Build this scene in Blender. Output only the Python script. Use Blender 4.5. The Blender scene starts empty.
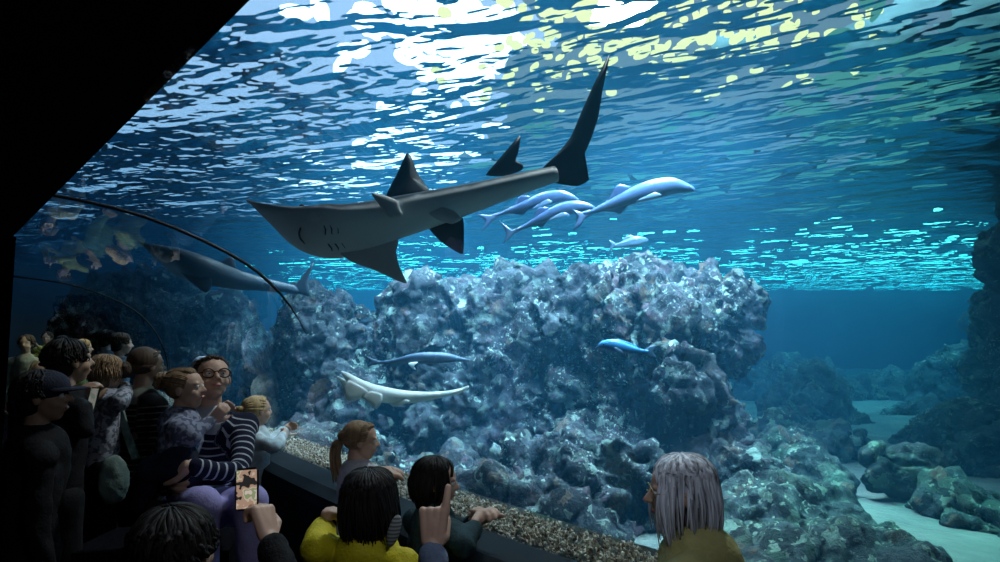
import bpy, bmesh, math, random
import numpy as np
from mathutils import Vector, Matrix, Euler, Quaternion
random.seed(7); RNG = np.random.default_rng(7)
S = bpy.context.scene
COL = S.collection
PI = math.pi

# ------------------------------------------------------------------ camera
FPX = 690.0
CAM = Vector((0, 0, 1.6)); PITCH = math.radians(5.3)
cd = bpy.data.cameras.new('camera'); cam = bpy.data.objects.new('camera', cd); COL.objects.link(cam)
cam.location = CAM; cam.rotation_euler = (math.radians(90) + PITCH, 0, 0)
cd.sensor_width = 36; cd.lens = FPX / 1000 * 36; cd.clip_end = 300; cd.clip_start = .02
S.camera = cam
S.view_settings.view_transform = 'Standard'; S.view_settings.look = 'None'
S.view_settings.gamma = 1; S.view_settings.exposure = 0.12; S.view_settings.use_curve_mapping = False
S.cycles.transparent_max_bounces = 24; S.cycles.max_bounces = 8; S.cycles.volume_bounces = 0
S.cycles.sample_clamp_indirect = 4.0; S.cycles.caustics_reflective = False; S.cycles.caustics_refractive = False

def at(px, py, Y):
    """the point of the place seen at photo pixel (px, py), Y metres ahead"""
    u = (px - 500) / FPX; v = -(py - 281) / FPX
    c, s = math.cos(PITCH), math.sin(PITCH)
    d = Vector((u, c - v * s, s + v * c))
    return CAM + d * (Y / d.y)

# ------------------------------------------------------------------ helpers
def tag(o, label=None, cat=None, group=None, kind=None):
    if label: o['label'] = label
    if cat: o['category'] = cat
    if group: o['group'] = group
    if kind: o['kind'] = kind
    return o
def empty(name, loc=(0, 0, 0)):
    o = bpy.data.objects.new(name, None); COL.objects.link(o); o.location = loc; o.empty_display_size = .1
    return o
def link(name, me, mat=None, parent=None, smooth=True):
    o = bpy.data.objects.new(name, me); COL.objects.link(o)
    if mat is not None: me.materials.append(mat)
    if smooth and len(me.polygons): me.polygons.foreach_set('use_smooth', [True] * len(me.polygons))
    if parent is not None:
        o.parent = parent; o.matrix_parent_inverse = Matrix.Translation(-Vector(parent.location))
    return o
def mesh(name, vs, fs, mat=None, parent=None, smooth=True):
    me = bpy.data.meshes.new(name); me.from_pydata([tuple(v) for v in vs], [], [tuple(f) for f in fs]); me.update()
    return link(name, me, mat, parent, smooth)

# vectorised gradient-free value noise (numpy)
def _hash(ix, iy, iz):
    h = (ix.astype(np.int64) * 374761393 + iy.astype(np.int64) * 668265263 + iz.astype(np.int64) * 2147483647) & 0xffffffff
    h = ((h ^ (h >> 13)) * 1274126177) & 0xffffffff
    h = h ^ (h >> 16)
    return (h & 0xffff) / 65535.0
def vnoise(p):
    i = np.floor(p).astype(np.int64); f = p - i; f = f * f * (3 - 2 * f)
    r = 0
    for dx in (0, 1):
        for dy in (0, 1):
            for dz in (0, 1):
                w = (f[:, 0] if dx else 1 - f[:, 0]) * (f[:, 1] if dy else 1 - f[:, 1]) * (f[:, 2] if dz else 1 - f[:, 2])
                r = r + w * _hash(i[:, 0] + dx, i[:, 1] + dy, i[:, 2] + dz)
    return r * 2 - 1
def fbm(p, o=4, g=.5):
    a, r, t = 1, 0, 0
    for k in range(o):
        r = r + a * vnoise(p + 17.3 * k); t += a; a *= g; p = p * 2.03
    return r / t
def worley(p):
    i = np.floor(p).astype(np.int64); best = np.full(len(p), 9.0)
    for dx in (-1, 0, 1):
        for dy in (-1, 0, 1):
            for dz in (-1, 0, 1):
                c = i + np.array([dx, dy, dz])
                q = c + np.stack([_hash(c[:, 0], c[:, 1], c[:, 2]), _hash(c[:, 0] + 91, c[:, 1], c[:, 2]), _hash(c[:, 0], c[:, 1] + 57, c[:, 2])], 1)
                best = np.minimum(best, ((p - q) ** 2).sum(1))
    return np.sqrt(best)
def coords(me):
    a = np.empty(len(me.vertices) * 3); me.vertices.foreach_get('co', a); return a.reshape(-1, 3)
def normals(me):
    a = np.empty(len(me.vertices) * 3); me.vertex_normals.foreach_get('vector', a); return a.reshape(-1, 3)
def setco(me, a):
    me.vertices.foreach_set('co', a.ravel()); me.update()

def ico(bm, c, r, rot=None, sub=3):
    m = Matrix.Translation(c) @ (rot.to_matrix().to_4x4() if rot is not None else Matrix()) @ Matrix.Diagonal((r[0], r[1], r[2], 1))
    bmesh.ops.create_icosphere(bm, subdivisions=sub, radius=1, matrix=m)
def capsule(bm, a, b, ra, rb, n=14):
    """a tapered limb with round ends"""
    a = Vector(a); b = Vector(b); d = b - a; L = d.length
    q = Vector((0, 0, 1)).rotation_difference(d) if L > 1e-6 else Quaternion()
    rings = []
    for k in range(4): t = PI / 2 * k / 4; rings.append((-ra * math.cos(t), ra * math.sin(t)))
    rings += [(0, ra), (L * .5, (ra + rb) / 2), (L, rb)]
    for k in range(1, 5): t = PI / 2 * k / 4; rings.append((L + rb * math.sin(t), rb * math.cos(t)))
    prev = None; first = None
    for z, r in rings:
        ring = [bm.verts.new(a + q @ Vector((max(r, 1e-5) * math.cos(2 * PI * j / n), max(r, 1e-5) * math.sin(2 * PI * j / n), z))) for j in range(n)]
        if prev:
            for j in range(n): bm.faces.new((prev[j], prev[(j + 1) % n], ring[(j + 1) % n], ring[j]))
        else: first = ring
        prev = ring
    bm.faces.new(first[::-1]); bm.faces.new(prev)
def remesh(bm, voxel, smooth=0, name='m'):
    """fuse everything in bm into one continuous skin"""
    me = bpy.data.meshes.new(name); bm.to_mesh(me); bm.free()
    o = bpy.data.objects.new('tmp', me); COL.objects.link(o)
    m = o.modifiers.new('r', 'REMESH'); m.mode = 'VOXEL'; m.voxel_size = voxel
    if smooth:
        s = o.modifiers.new('s', 'SMOOTH'); s.factor = .5; s.iterations = smooth
    dg = bpy.context.evaluated_depsgraph_get(); dg.update()
    r = bpy.data.meshes.new_from_object(o.evaluated_get(dg)); r.name = name
    bpy.data.objects.remove(o); bpy.data.meshes.remove(me)
    return r

# ------------------------------------------------------------------ materials
MATS = {}
def nodes(name):
    m = bpy.data.materials.new(name); m.use_nodes = True; nt = m.node_tree; nt.nodes.clear()
    out = nt.nodes.new('ShaderNodeOutputMaterial')
    def N(t, **kw):
        n = nt.nodes.new(t)
        for k, v in kw.items():
            if k.startswith('i_'):
                key = k[2:]; key = int(key) if key.isdigit() else key.replace('_', ' ')
                n.inputs[key].default_value = v
            else: setattr(n, k, v)
        return n
    def L(a, b): nt.links.new(a, b)
    return m, N, L, out
def ramp(N, stops, interp='LINEAR'):
    r = N('ShaderNodeValToRGB'); r.color_ramp.interpolation = interp
    e = r.color_ramp.elements
    while len(e) < len(stops): e.new(.5)
    for k, (p, c) in enumerate(stops):
        e[k].position = p; e[k].color = c if len(c) == 4 else (*c, 1)
    return r
def plain(name, col, rough=.6, var=.12, scale=14, metal=0, bump=0, spec=.3):
    """a surface of one colour with a little natural mottling"""
    if name in MATS: return MATS[name]
    m, N, L, out = nodes(name); b = N('ShaderNodeBsdfPrincipled'); L(b.outputs[0], out.inputs[0])
    tc = N('ShaderNodeTexCoord'); nz = N('ShaderNodeTexNoise', i_Scale=scale, i_Detail=4.0); L(tc.outputs['Object'], nz.inputs['Vector'])
    r = ramp(N, [(.3, tuple(c * (1 - var) for c in col)), (.7, tuple(min(1, c * (1 + var)) for c in col))])
    L(nz.outputs[0], r.inputs[0]); L(r.outputs[0], b.inputs['Base Color'])
    b.inputs['Roughness'].default_value = rough; b.inputs['Metallic'].default_value = metal
    b.inputs['Specular IOR Level'].default_value = spec
    if bump:
        bp = N('ShaderNodeBump', i_Strength=bump, i_Distance=.01); n2 = N('ShaderNodeTexNoise', i_Scale=scale * 6, i_Detail=3.0)
        L(tc.outputs['Object'], n2.inputs['Vector']); L(n2.outputs[0], bp.inputs['Height']); L(bp.outputs[0], b.inputs['Normal'])
    MATS[name] = m
    return m
def glow_mat(name, col, power):
    m, N, L, out = nodes(name); e = N('ShaderNodeEmission', i_Color=(*col, 1), i_Strength=power); L(e.outputs[0], out.inputs[0]); return m

# ------------------------------------------------------------------ the tunnel and the tank: plan
HEAD = Vector((-.568, .823, 0)); DIR = Vector((.823, .568, 0))     # along the walkway / from the visitors into the tank
SILL = .80; SURF = 4.0; FLOOR_T = -.05
B1 = Vector((-1.1, 4.5, 0))                                          # foot of the first acrylic joint
PATH = [Vector((9.0, -2.2, 0)), Vector((5.0, -.1, 0)), Vector((2.5, 1.2, 0)), Vector((1.65, 1.63, 0)), Vector((1.0, 2.0, 0)), Vector((.66, 2.26, 0)), Vector((.37, 2.54, 0)), Vector((.0, 2.98, 0)),
        Vector((-.42, 3.57, 0))] + [B1 + HEAD * t for t in (0, .8, 1.6, 2.6, 3.6, 4.7, 5.7, 7, 9, 11.4, 14, 17.1, 22, 30)]
def smooth_path(P, n):
    out = []
    for i in range(len(P) - 1):
        p0 = P[max(i - 1, 0)]; p1 = P[i]; p2 = P[i + 1]; p3 = P[min(i + 2, len(P) - 1)]
        for k in range(n):
            t = k / n
            out.append(.5 * ((2 * p1) + (p2 - p0) * t + (2 * p0 - 5 * p1 + 4 * p2 - p3) * t * t + (3 * p1 - p0 - 3 * p2 + p3) * t ** 3))
    out.append(P[-1]); return out
WALK = smooth_path(PATH, 4)
_raw = [(0, SILL), (.02, 1.1), (.07, 1.45), (.207, 1.76), (.40, 1.99), (.66, 2.16), (1.115, 2.33), (1.6, 2.405), (2.1, 2.43), (2.6, 2.44)]
PROF = [(v.x, v.y) for v in smooth_path([Vector((s, z, 0)) for s, z in _raw], 3)]
# ------------------------------------------------------------------ glass, joints, sill
def clear_acrylic(name, refl=1.0):
    m, N, L, out = nodes(name)
    fr = N('ShaderNodeFresnel', i_IOR=1.42); g = N('ShaderNodeBsdfGlossy', i_Roughness=.015, i_Color=(.9, .95, 1, 1)); t = N('ShaderNodeBsdfTransparent', i_Color=(.97, .985, 1, 1))
    mu = N('ShaderNodeMath', operation='MULTIPLY'); mu.inputs[1].default_value = refl
    tc = N('ShaderNodeTexCoord'); nz = N('ShaderNodeTexNoise', i_Scale=1.3, i_Detail=2.0); bp = N('ShaderNodeBump', i_Strength=.06, i_Distance=.03)
    L(tc.outputs['Object'], nz.inputs['Vector']); L(nz.outputs[0], bp.inputs['Height']); L(bp.outputs[0], g.inputs['Normal'])
    mx = N('ShaderNodeMixShader'); L(fr.outputs[0], mu.inputs[0]); L(mu.outputs[0], mx.inputs[0]); L(t.outputs[0], mx.inputs[1]); L(g.outputs[0], mx.inputs[2]); L(mx.outputs[0], out.inputs[0])
    return m
M_glass = clear_acrylic('clear_acrylic')
M_clear, _N, _L, _o = nodes('clear_acrylic_back'); _t = _N('ShaderNodeBsdfTransparent', i_Color=(.98, .99, 1, 1)); _L(_t.outputs[0], _o.inputs[0])

def loft(name, A, B, matA, matB=None, closed_ends=True):
    """solid sheet between two equal grids of points"""
    n, m = len(A), len(A[0]); vs = [p for r in A for p in r] + [p for r in B for p in r]; k = n * m; fs = []
    for i in range(n - 1):
        for j in range(m - 1):
            a = i * m + j; fs.append((a, a + m, a + m + 1, a + 1))
    na = len(fs)
    for i in range(n - 1):
        for j in range(m - 1):
            a = k + i * m + j; fs.append((a, a + 1, a + m + 1, a + m))
    rim = [(i, 0) for i in range(n)] + [(n - 1, j) for j in range(1, m)] + [(i, m - 1) for i in range(n - 2, -1, -1)] + [(0, j) for j in range(m - 2, -1, -1)]
    for q in range(len(rim) - 1):
        a = rim[q][0] * m + rim[q][1]; b = rim[q + 1][0] * m + rim[q + 1][1]
        fs.append((a, k + a, k + b, b))
    o = mesh(name, vs, fs, matA)
    if matB:
        o.data.materials.append(matB)
        for q, p in enumerate(o.data.polygons):
            if q >= na: p.material_index = 1
    bm = bmesh.new(); bm.from_mesh(o.data); bmesh.ops.recalc_face_normals(bm, faces=bm.faces); bm.to_mesh(o.data); bm.free()
    return o
def prof_at(w, off):
    """tunnel section at a walkway station, pushed off metres outwards (into the tank)"""
    out = []
    for q, (s, z) in enumerate(PROF):
        a = PROF[max(q - 1, 0)]; b = PROF[min(q + 1, len(PROF) - 1)]
        t = Vector((b[0] - a[0], b[1] - a[1])).normalized(); nx, nz = -t.y, t.x   # towards -s and up = out
        out.append(w - DIR * (s + nx * off) + Vector((0, 0, z + nz * off)))
    return out
GL = WALK
g = loft('window_1', [prof_at(w, 0) for w in GL], [prof_at(w, .05) for w in GL], M_glass, M_clear)
tag(g, 'curved clear acrylic tunnel window arching over the walkway', kind='structure')

def tube(bm, pts, r, n=8, r1=None):
    prev = None
    for i, p in enumerate(pts):
        p = Vector(p); t = (Vector(pts[min(i + 1, len(pts) - 1)]) - Vector(pts[max(i - 1, 0)])).normalized()
        up = Vector((0, 0, 1)) if abs(t.z) < .9 else Vector((0, 1, 0)); x = t.cross(up).normalized(); y = x.cross(t)
        rr = r if not callable(r) else r(i / (len(pts) - 1))
        ring = [bm.verts.new(p + (x * math.cos(2 * PI * j / n) + y * math.sin(2 * PI * j / n)) * rr) for j in range(n)]
        if prev:
            for j in range(n): bm.faces.new((prev[j], prev[(j + 1) % n], ring[(j + 1) % n], ring[j]))
        else: bm.faces.new(ring[::-1])
        prev = ring
    bm.faces.new(prev)
def from_bm(name, bm, mat, parent=None, smooth=True):
    bmesh.ops.recalc_face_normals(bm, faces=bm.faces)
    me = bpy.data.meshes.new(name); bm.to_mesh(me); bm.free(); return link(name, me, mat, parent, smooth)
M_black = plain('black_paint', (.003, .003, .004), .9, .1, 4, spec=.05)
M_joint = plain('dark_silicone', (.010, .014, .018), .5, .1, 4)
M_sill = plain('dark_sill', (.010, .015, .021), .7, .2, 5, spec=.1)
M_carpet = plain('dark_carpet', (.006, .006, .008), 1, .4, 40, bump=.3, spec=0)
for k, t in enumerate((0, 5.7)):
    bm = bmesh.new(); q_ = [p for p in prof_at(B1 + HEAD * t, -.005) if k or p.z > 1.66]; tube(bm, q_, lambda t: .010 * min(1, .15 + t * 4), 8)
    o = from_bm('trim_%d' % (k + 1), bm, M_joint); tag(o, 'dark curved joint between two acrylic tunnel panels', kind='structure')
# sill: a profile swept along the walkway on the visitors' side, and the wall under it
SEC = [(-.06, SILL - .02), (.0, SILL), (.17, SILL - .012), (.235, SILL - .05), (.25, SILL - .10), (.25, 0.0), (-.06, 0.0)]
def sweep(name, sec, path, mat, zoff=0):
    vs, fs = [], []; m = len(sec)
    for w in path:
        for s, z in sec: vs.append(w - DIR * s + Vector((0, 0, z + zoff)))
    for i in range(len(path) - 1):
        for j in range(m):
            a = i * m + j; b = i * m + (j + 1) % m; fs.append((a, a + m, b + m, b))
    fs.append(tuple(range(m))); fs.append(tuple(range(len(vs) - 1, len(vs) - m - 1, -1)))
    o = mesh(name, vs, fs, mat, smooth=False); return o
o = sweep('baseboard_window', SEC, WALK, M_sill); tag(o, 'dark sill and low wall under the acrylic window', kind='structure')

# visitors' hall: floor, ceiling with its slanting front edge, dark end wall, wall behind
def box(bm, lo, hi):
    bmesh.ops.create_cube(bm, size=1, matrix=Matrix.Translation((Vector(lo) + Vector(hi)) / 2) @ Matrix.Diagonal((hi[0] - lo[0], hi[1] - lo[1], hi[2] - lo[2], 1)))
def prism(name, poly, z0, z1, mat):
    n = len(poly); vs = [(x, y, z0) for x, y in poly] + [(x, y, z1) for x, y in poly]
    fs = [tuple(range(n))[::-1], tuple(range(n, 2 * n))] + [(i, (i + 1) % n, n + (i + 1) % n, n + i) for i in range(n)]
    return mesh(name, vs, fs, mat, smooth=False)
E2 = at(232, 0, 1.6); E0 = at(12, 235, 5.0)
ed = (Vector((E0.x, E0.y, 0)) - Vector((E2.x, E2.y, 0))).normalized()
en = Vector((-ed.y, ed.x, 0))                                        # to the visitors' side
ZC = 2.385
a = Vector((E2.x, E2.y, 0)) - ed * 5; b = Vector((E0.x, E0.y, 0)) + ed * .12
far_left = b + en * 9; near_left = a + en * 9
o = prism('ceiling', [(a.x, a.y), (b.x, b.y), (far_left.x, far_left.y), (near_left.x, near_left.y)], ZC, ZC + .5, M_black)
tag(o, 'flat black ceiling with a straight slanting edge', kind='structure')
# roof over the far part of the walkway (beyond the black pier)
c0 = b - en * .05
pts = [w - DIR * 2.35 for w in WALK if w.y > 3.2]
poly = [(p.x, p.y) for p in pts]; far = pts[-1] - DIR * 4
o = prism('ceiling_walkway', poly + [(far.x, far.y), (b.x - 2.2, b.y + .3)], 2.435, 2.8, M_black); tag(o, 'black ceiling over the far walkway', kind='structure')
# black pier that closes the picture on the left
q = Vector((b.x, b.y, 0))
pr = at(12, 300, q.y); pp = Vector((pr.x, pr.y, 0))
lf = Vector((-1, .55, 0)).normalized(); bk = Vector((-.68, .73, 0))
o = prism('wall_left', [(pp.x, pp.y), (pp.x + lf.x * 6 - 0, pp.y - 3.0), (pp.x - 6, pp.y + 1.0), (pp.x + bk.x * .4, pp.y + bk.y * .4)], 0, ZC + .02, M_black)
tag(o, 'black wall at the end of the viewing hall', kind='structure')
o = prism('floor', [(10, -6), (10, -1.0), (2.6, 1.25), (.5, 2.5), (-1.0, 4.5), (-18, 29), (-26, 24), (-9, -6)], -.1, 0, M_carpet); tag(o, 'dark carpet floor of the viewing hall', kind='structure')
o = prism('wall_back', [(-9, -6.2), (10, -6.2), (10, -6), (-9, -6)], 0, ZC + .3, M_black); tag(o, 'black wall behind the viewers', kind='structure')

# ------------------------------------------------------------------ water
def water_material():
    m, N, L, out = nodes('sea_water')
    geo = N('ShaderNodeNewGeometry'); sp = N('ShaderNodeSeparateXYZ'); L(geo.outputs['Position'], sp.inputs[0])
    top = N('ShaderNodeMath', operation='GREATER_THAN'); top.inputs[1].default_value = SURF - .6; L(sp.outputs['Z'], top.inputs[0])
    # ripples, two sizes, a bit longer across the wind
    mp = N('ShaderNodeMapping'); mp.vector_type = 'TEXTURE'; mp.inputs['Scale'].default_value = (1.7, 1.0, 1); mp.inputs['Rotation'].default_value = (0, 0, math.radians(146)); L(geo.outputs['Position'], mp.inputs[0])
    n1 = N('ShaderNodeTexNoise', i_Scale=.85, i_Detail=3.0, i_Roughness=.5, i_Distortion=.6); L(mp.outputs[0], n1.inputs['Vector'])
    n2 = N('ShaderNodeTexNoise', i_Scale=3.2, i_Detail=2.0, i_Roughness=.5, i_Distortion=.3); L(mp.outputs[0], n2.inputs['Vector'])
    ad = N('ShaderNodeMath', operation='MULTIPLY_ADD'); ad.inputs[1].default_value = .40; L(n2.outputs[0], ad.inputs[0]); L(n1.outputs[0], ad.inputs[2])
    bp = N('ShaderNodeBump', i_Strength=1.0, i_Distance=WAVE); L(ad.outputs[0], bp.inputs['Height'])
    fr = N('ShaderNodeFresnel', i_IOR=WIOR); L(bp.outputs[0], fr.inputs['Normal'])
    gl = N('ShaderNodeBsdfGlossy', i_Roughness=.03, i_Color=(.86, .95, 1, 1)); L(bp.outputs[0], gl.inputs['Normal'])
    tr = N('ShaderNodeBsdfTransparent', i_Color=(.95, .98, 1, 1))
    mx = N('ShaderNodeMixShader'); L(fr.outputs[0], mx.inputs[0]); L(tr.outputs[0], mx.inputs[1]); L(gl.outputs[0], mx.inputs[2])
    side = N('ShaderNodeBsdfTransparent'); mm = N('ShaderNodeMixShader'); L(top.outputs[0], mm.inputs[0]); L(side.outputs[0], mm.inputs[1]); L(mx.outputs[0], mm.inputs[2])
    L(mm.outputs[0], out.inputs['Surface'])
    va = N('ShaderNodeVolumeAbsorption', i_Color=(.09, .67, .85, 1), i_Density=ABS)
    vs = N('ShaderNodeVolumeScatter', i_Color=(.10, .46, .82, 1), i_Density=SCAT, i_Anisotropy=.35)
    av = N('ShaderNodeAddShader'); L(va.outputs[0], av.inputs[0]); L(vs.outputs[0], av.inputs[1]); L(av.outputs[0], out.inputs['Volume'])
    return m
WAVE = .42; WIOR = 1.07; ABS = .12; SCAT = .025
M_water = water_material()
def tank_body(off=.06):
    FAR = 60
    rows = []
    for w in WALK:
        pr = prof_at(w, off)[::-1]                                   # from the crown down to the sill
        r = [pr[0] + Vector((0, 0, SURF - pr[0].z))] + pr + [w + Vector((0, 0, SILL)) + DIR * off, w + Vector((0, 0, -.6)) + DIR * off]
        e = w + DIR * FAR
        r += [Vector((e.x, e.y, -.6)), Vector((e.x, e.y, SURF))]
        # evenly spaced points back over the surface are not needed: ripples are in the material
        rows.append(r)
    n, m = len(rows), len(rows[0]); vs = [p for r in rows for p in r]; fs = []
    for i in range(n - 1):
        for j in range(m):
            a = i * m + j; b = i * m + (j + 1) % m; fs.append((a, b, b + m, a + m))
    fs.append(tuple(range(m))[::-1]); fs.append(tuple(range((n - 1) * m, n * m)))
    o = mesh('water', vs, fs, M_water, smooth=False)
    bm = bmesh.new(); bm.from_mesh(o.data); bmesh.ops.triangulate(bm, faces=[f for f in bm.faces if len(f.verts) > 4]); bmesh.ops.recalc_face_normals(bm, faces=bm.faces); bm.to_mesh(o.data); bm.free()
    tag(o, 'clear blue tank water with a rippled surface', kind='structure')
    return o
tank_body()

# ------------------------------------------------------------------ tank shell and the hall over the water
def sand_material():
    m, N, L, out = nodes('pale_sand'); b = N('ShaderNodeBsdfPrincipled'); L(b.outputs[0], out.inputs[0]); b.inputs['Roughness'].default_value = .95
    tc = N('ShaderNodeTexCoord'); nz = N('ShaderNodeTexNoise', i_Scale=1.6, i_Detail=6.0); L(tc.outputs['Object'], nz.inputs['Vector'])
    r = ramp(N, [(.3, (.07, .08, .07)), (.7, (.17, .17, .14))]); L(nz.outputs[0], r.inputs[0]); L(r.outputs[0], b.inputs['Base Color'])
    n2 = N('ShaderNodeTexNoise', i_Scale=9, i_Detail=4.0); bp = N('ShaderNodeBump', i_Strength=.6, i_Distance=.05); L(tc.outputs['Object'], n2.inputs['Vector']); L(n2.outputs[0], bp.inputs['Height']); L(bp.outputs[0], b.inputs['Normal'])
    return m
M_sand = sand_material()
nx, ny = 120, 120
vs, fs = [], []
xs = np.linspace(-24, 34, nx); ys = np.linspace(0, 36, ny); X, Y = np.meshgrid(xs, ys)
Z = FLOOR_T + .22 * fbm(np.stack([X.ravel() * .35, Y.ravel() * .35, X.ravel() * 0], 1), 4) + .02 * np.maximum(Y.ravel() - 8, 0)
vs = np.stack([X.ravel(), Y.ravel(), Z], 1)
keep = lambda x, y: (x * DIR.x + y * DIR.y) > 1.62
for i in range(ny - 1):
    for j in range(nx - 1):
        a = i * nx + j
        if keep(xs[j], ys[i]) : fs.append((a, a + 1, a + nx + 1, a + nx))
o = mesh('sand_bed', vs, fs, M_sand); tag(o, 'pale sand bed of the tank', kind='structure')
M_tankwall = plain('blue_tank_wall', (.05, .09, .11), .9, .35, .5)
o = prism('wall_tank', [(-26, 33), (34, 33), (34, 33.4), (-26, 33.4)], -.6, 12, M_tankwall); tag(o, 'far wall of the tank', kind='structure')
o = prism('wall_right', [(19, -6), (19.4, -6), (30, 33), (29.6, 33)], -.6, 12, M_tankwall); tag(o, 'right wall of the tank', kind='structure')
M_roof = plain('grey_blue_roof', (.22, .30, .36), .9, .3, 1)
o = prism('ceiling_tank', [(-30, -6), (34, -6), (34, 34), (-30, 34)], 12, 12.2, M_roof); tag(o, 'dark roof above the water', kind='structure')
# ------------------------------------------------------------------ reef rock
def reef_material(name, base, tint, speck, scale=1.0):
    """encrusted rock: dark stone, coralline patches, pale algae tufts"""
    m, N, L, out = nodes(name); b = N('ShaderNodeBsdfPrincipled'); L(b.outputs[0], out.inputs[0]); b.inputs['Roughness'].default_value = .92; b.inputs['Specular IOR Level'].default_value = .15
    tc = N('ShaderNodeTexCoord'); V = tc.outputs['Object']
    def noise(s, d=5.0, dist=0.0, r=.6):
        n = N('ShaderNodeTexNoise', i_Scale=s * scale, i_Detail=d, i_Roughness=r, i_Distortion=dist); L(V, n.inputs['Vector']); return n.outputs[0]
    r0 = ramp(N, [(.30, tuple(c * .30 for c in base)), (.5, base), (.72, tuple(c * 1.9 for c in base))]); L(noise(2.2, 8.0), r0.inputs[0])
    def over(prev, fac, col):
        mx = N('ShaderNodeMix', data_type='RGBA'); L(fac, mx.inputs[0]); L(prev, mx.inputs[6])
        if isinstance(col, tuple): mx.inputs[7].default_value = (*col, 1)
        else: L(col, mx.inputs[7])
        return mx.outputs[2]
    def mask(s, lo, hi, dist=.4, d=5.0):
        r = ramp(N, [(lo, (0, 0, 0)), (hi, (1, 1, 1))]); L(noise(s, d, dist), r.inputs[0]); return r.outputs[0]
    c = over(r0.outputs[0], mask(1.7, .56, .66), tint)
    c = over(c, mask(2.6, .60, .68, .8, 8.0), tuple(x * .50 for x in speck))
    c = over(c, mask(11.0, .60, .64, .8, 8.0), tuple(x * .8 for x in speck))
    # small colonies, each with a colour of its own
    vc = N('ShaderNodeTexVoronoi', i_Scale=11 * scale); nq = N('ShaderNodeTexNoise', i_Scale=7.0, i_Detail=3.0); L(V, nq.inputs['Vector']); mq = N('ShaderNodeMix', data_type='RGBA'); mq.inputs[0].default_value = .22; L(V, mq.inputs[6]); L(nq.outputs[1], mq.inputs[7]); L(mq.outputs[2], vc.inputs['Vector'])
    sx = N('ShaderNodeSeparateColor'); L(vc.outputs[1], sx.inputs[0]); rc = ramp(N, [(0, tuple(x * .35 for x in base)), (.42, tuple(x * 1.2 for x in base)), (.60, tint), (.72, tuple(x * .35 for x in speck)), (.86, (.16, .10, .07)), (.93, speck)], 'CONSTANT'); L(sx.outputs[0], rc.inputs[0])
    mk = N('ShaderNodeMath', operation='MULTIPLY'); mk.inputs[1].default_value = .75; L(mask(.9, .40, .55), mk.inputs[0]); c = over(c, mk.outputs[0], rc.outputs[0])
    # fine pale tufts
    v = N('ShaderNodeTexVoronoi', i_Scale=21 * scale); nd = N('ShaderNodeTexNoise', i_Scale=14.0); L(V, nd.inputs['Vector']); mv = N('ShaderNodeMix', data_type='RGBA'); mv.inputs[0].default_value = .12; L(V, mv.inputs[6]); L(nd.outputs[1], mv.inputs[7]); L(mv.outputs[2], v.inputs['Vector']); rv = ramp(N, [(.18, (1, 1, 1)), (.34, (0, 0, 0))]); L(v.outputs[0], rv.inputs[0])
    mm = N('ShaderNodeMath', operation='MULTIPLY'); L(rv.outputs[0], mm.inputs[0]); L(mask(1.1, .50, .60), mm.inputs[1])
    c = over(c, mm.outputs[0], tuple(min(1, x * 1.25) for x in speck))
    L(c, b.inputs['Base Color'])
    bp = N('ShaderNodeBump', i_Strength=1.0, i_Distance=.12); L(noise(7, 10.0, .3, .72), bp.inputs['Height']); L(bp.outputs[0], b.inputs['Normal'])
    return m
M_reef = reef_material('encrusted_rock', (.050, .052, .062), (.10, .060, .075), (.36, .44, .38))
M_reef2 = reef_material('mossy_rock', (.06, .07, .07), (.06, .10, .07), (.26, .34, .25), .8)
def rock(name, blobs, mat, voxel=.045, amp=1.0, seed=0.0, cut=None, parent=None):
    bm = bmesh.new(); rn = random.Random(int(seed * 10) + 3)
    for px, py, Y, rx, ry, rz in blobs:
        ico(bm, at(px, py, Y), (rx, ry, rz), Euler((rn.uniform(-.25, .25), rn.uniform(-.2, .2), rn.uniform(-.5, .5))))
    me = remesh(bm, voxel * 1.6, 2, name)
    bm = bmesh.new(); bm.from_mesh(me); bmesh.ops.triangulate(bm, faces=bm.faces); bmesh.ops.subdivide_edges(bm, edges=bm.edges, cuts=1, use_grid_fill=True); bm.to_mesh(me); bm.free()
    p = coords(me); n = normals(me); q = p + seed
    w = np.stack([fbm(q * .9, 2), fbm(q * .9 + 40, 2), fbm(q * .9 + 80, 2)], 1) * .5
    d = .50 * fbm(q * np.array([.9, .9, .5]), 3)
    d += .34 * (.55 - worley((q + w) * np.array([1.45, 1.45, .75])))
    d += .12 * (.5 - worley((q + w * .6) * np.array([3.4, 3.4, 2.6]))) + .16 * fbm((q + w) * np.array([2.6, 2.6, 1.5]) + 31, 4, .6)
    d -= .26 * np.maximum(0, .16 - np.abs(fbm((q + w) * 1.1 + 9, 3))) / .16
    p = p + n * (d * amp)[:, None]; setco(me, p); n = normals(me)
    d = .11 * (.5 - worley(p * 6.0)) + .05 * (.5 - worley(p * 13.0)) + .12 * fbm(p * 8, 4, .7)
    setco(me, p + n * (d * amp)[:, None])
    if cut:
        p = coords(me); s = p @ np.array([DIR.x, DIR.y, 0]); bm = bmesh.new(); bm.from_mesh(me); bm.verts.ensure_lookup_table()
        bmesh.ops.delete(bm, geom=[v for v in bm.verts if v.co.z < -.5], context='VERTS'); bm.to_mesh(me); bm.free()
    o = link(name, me, mat, parent); return o
REEF = empty('reef_rock', (1, 7.5, 0)); tag(REEF, 'huge encrusted rock reef in the middle of the tank, overhanging on its right side', 'rock')
rock('overhanging_block', [(600, 332, 8.6, .95, .9, .72), (698, 328, 8.4, .85, .85, .68), (650, 325, 8.2, .7, .7, .62), (560, 350, 8.7, .55, .8, .80),
    (640, 400, 8.2, 1.0, .9, .9), (672, 440, 7.7, .75, .8, .8), (685, 375, 8.3, .5, .6, .5), (695, 480, 7.2, .78, .8, .62), (630, 490, 7.1, .9, .8, .7), (560, 430, 8.6, .7, .8, 1.0)], M_reef, seed=1.3, parent=REEF)
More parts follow.
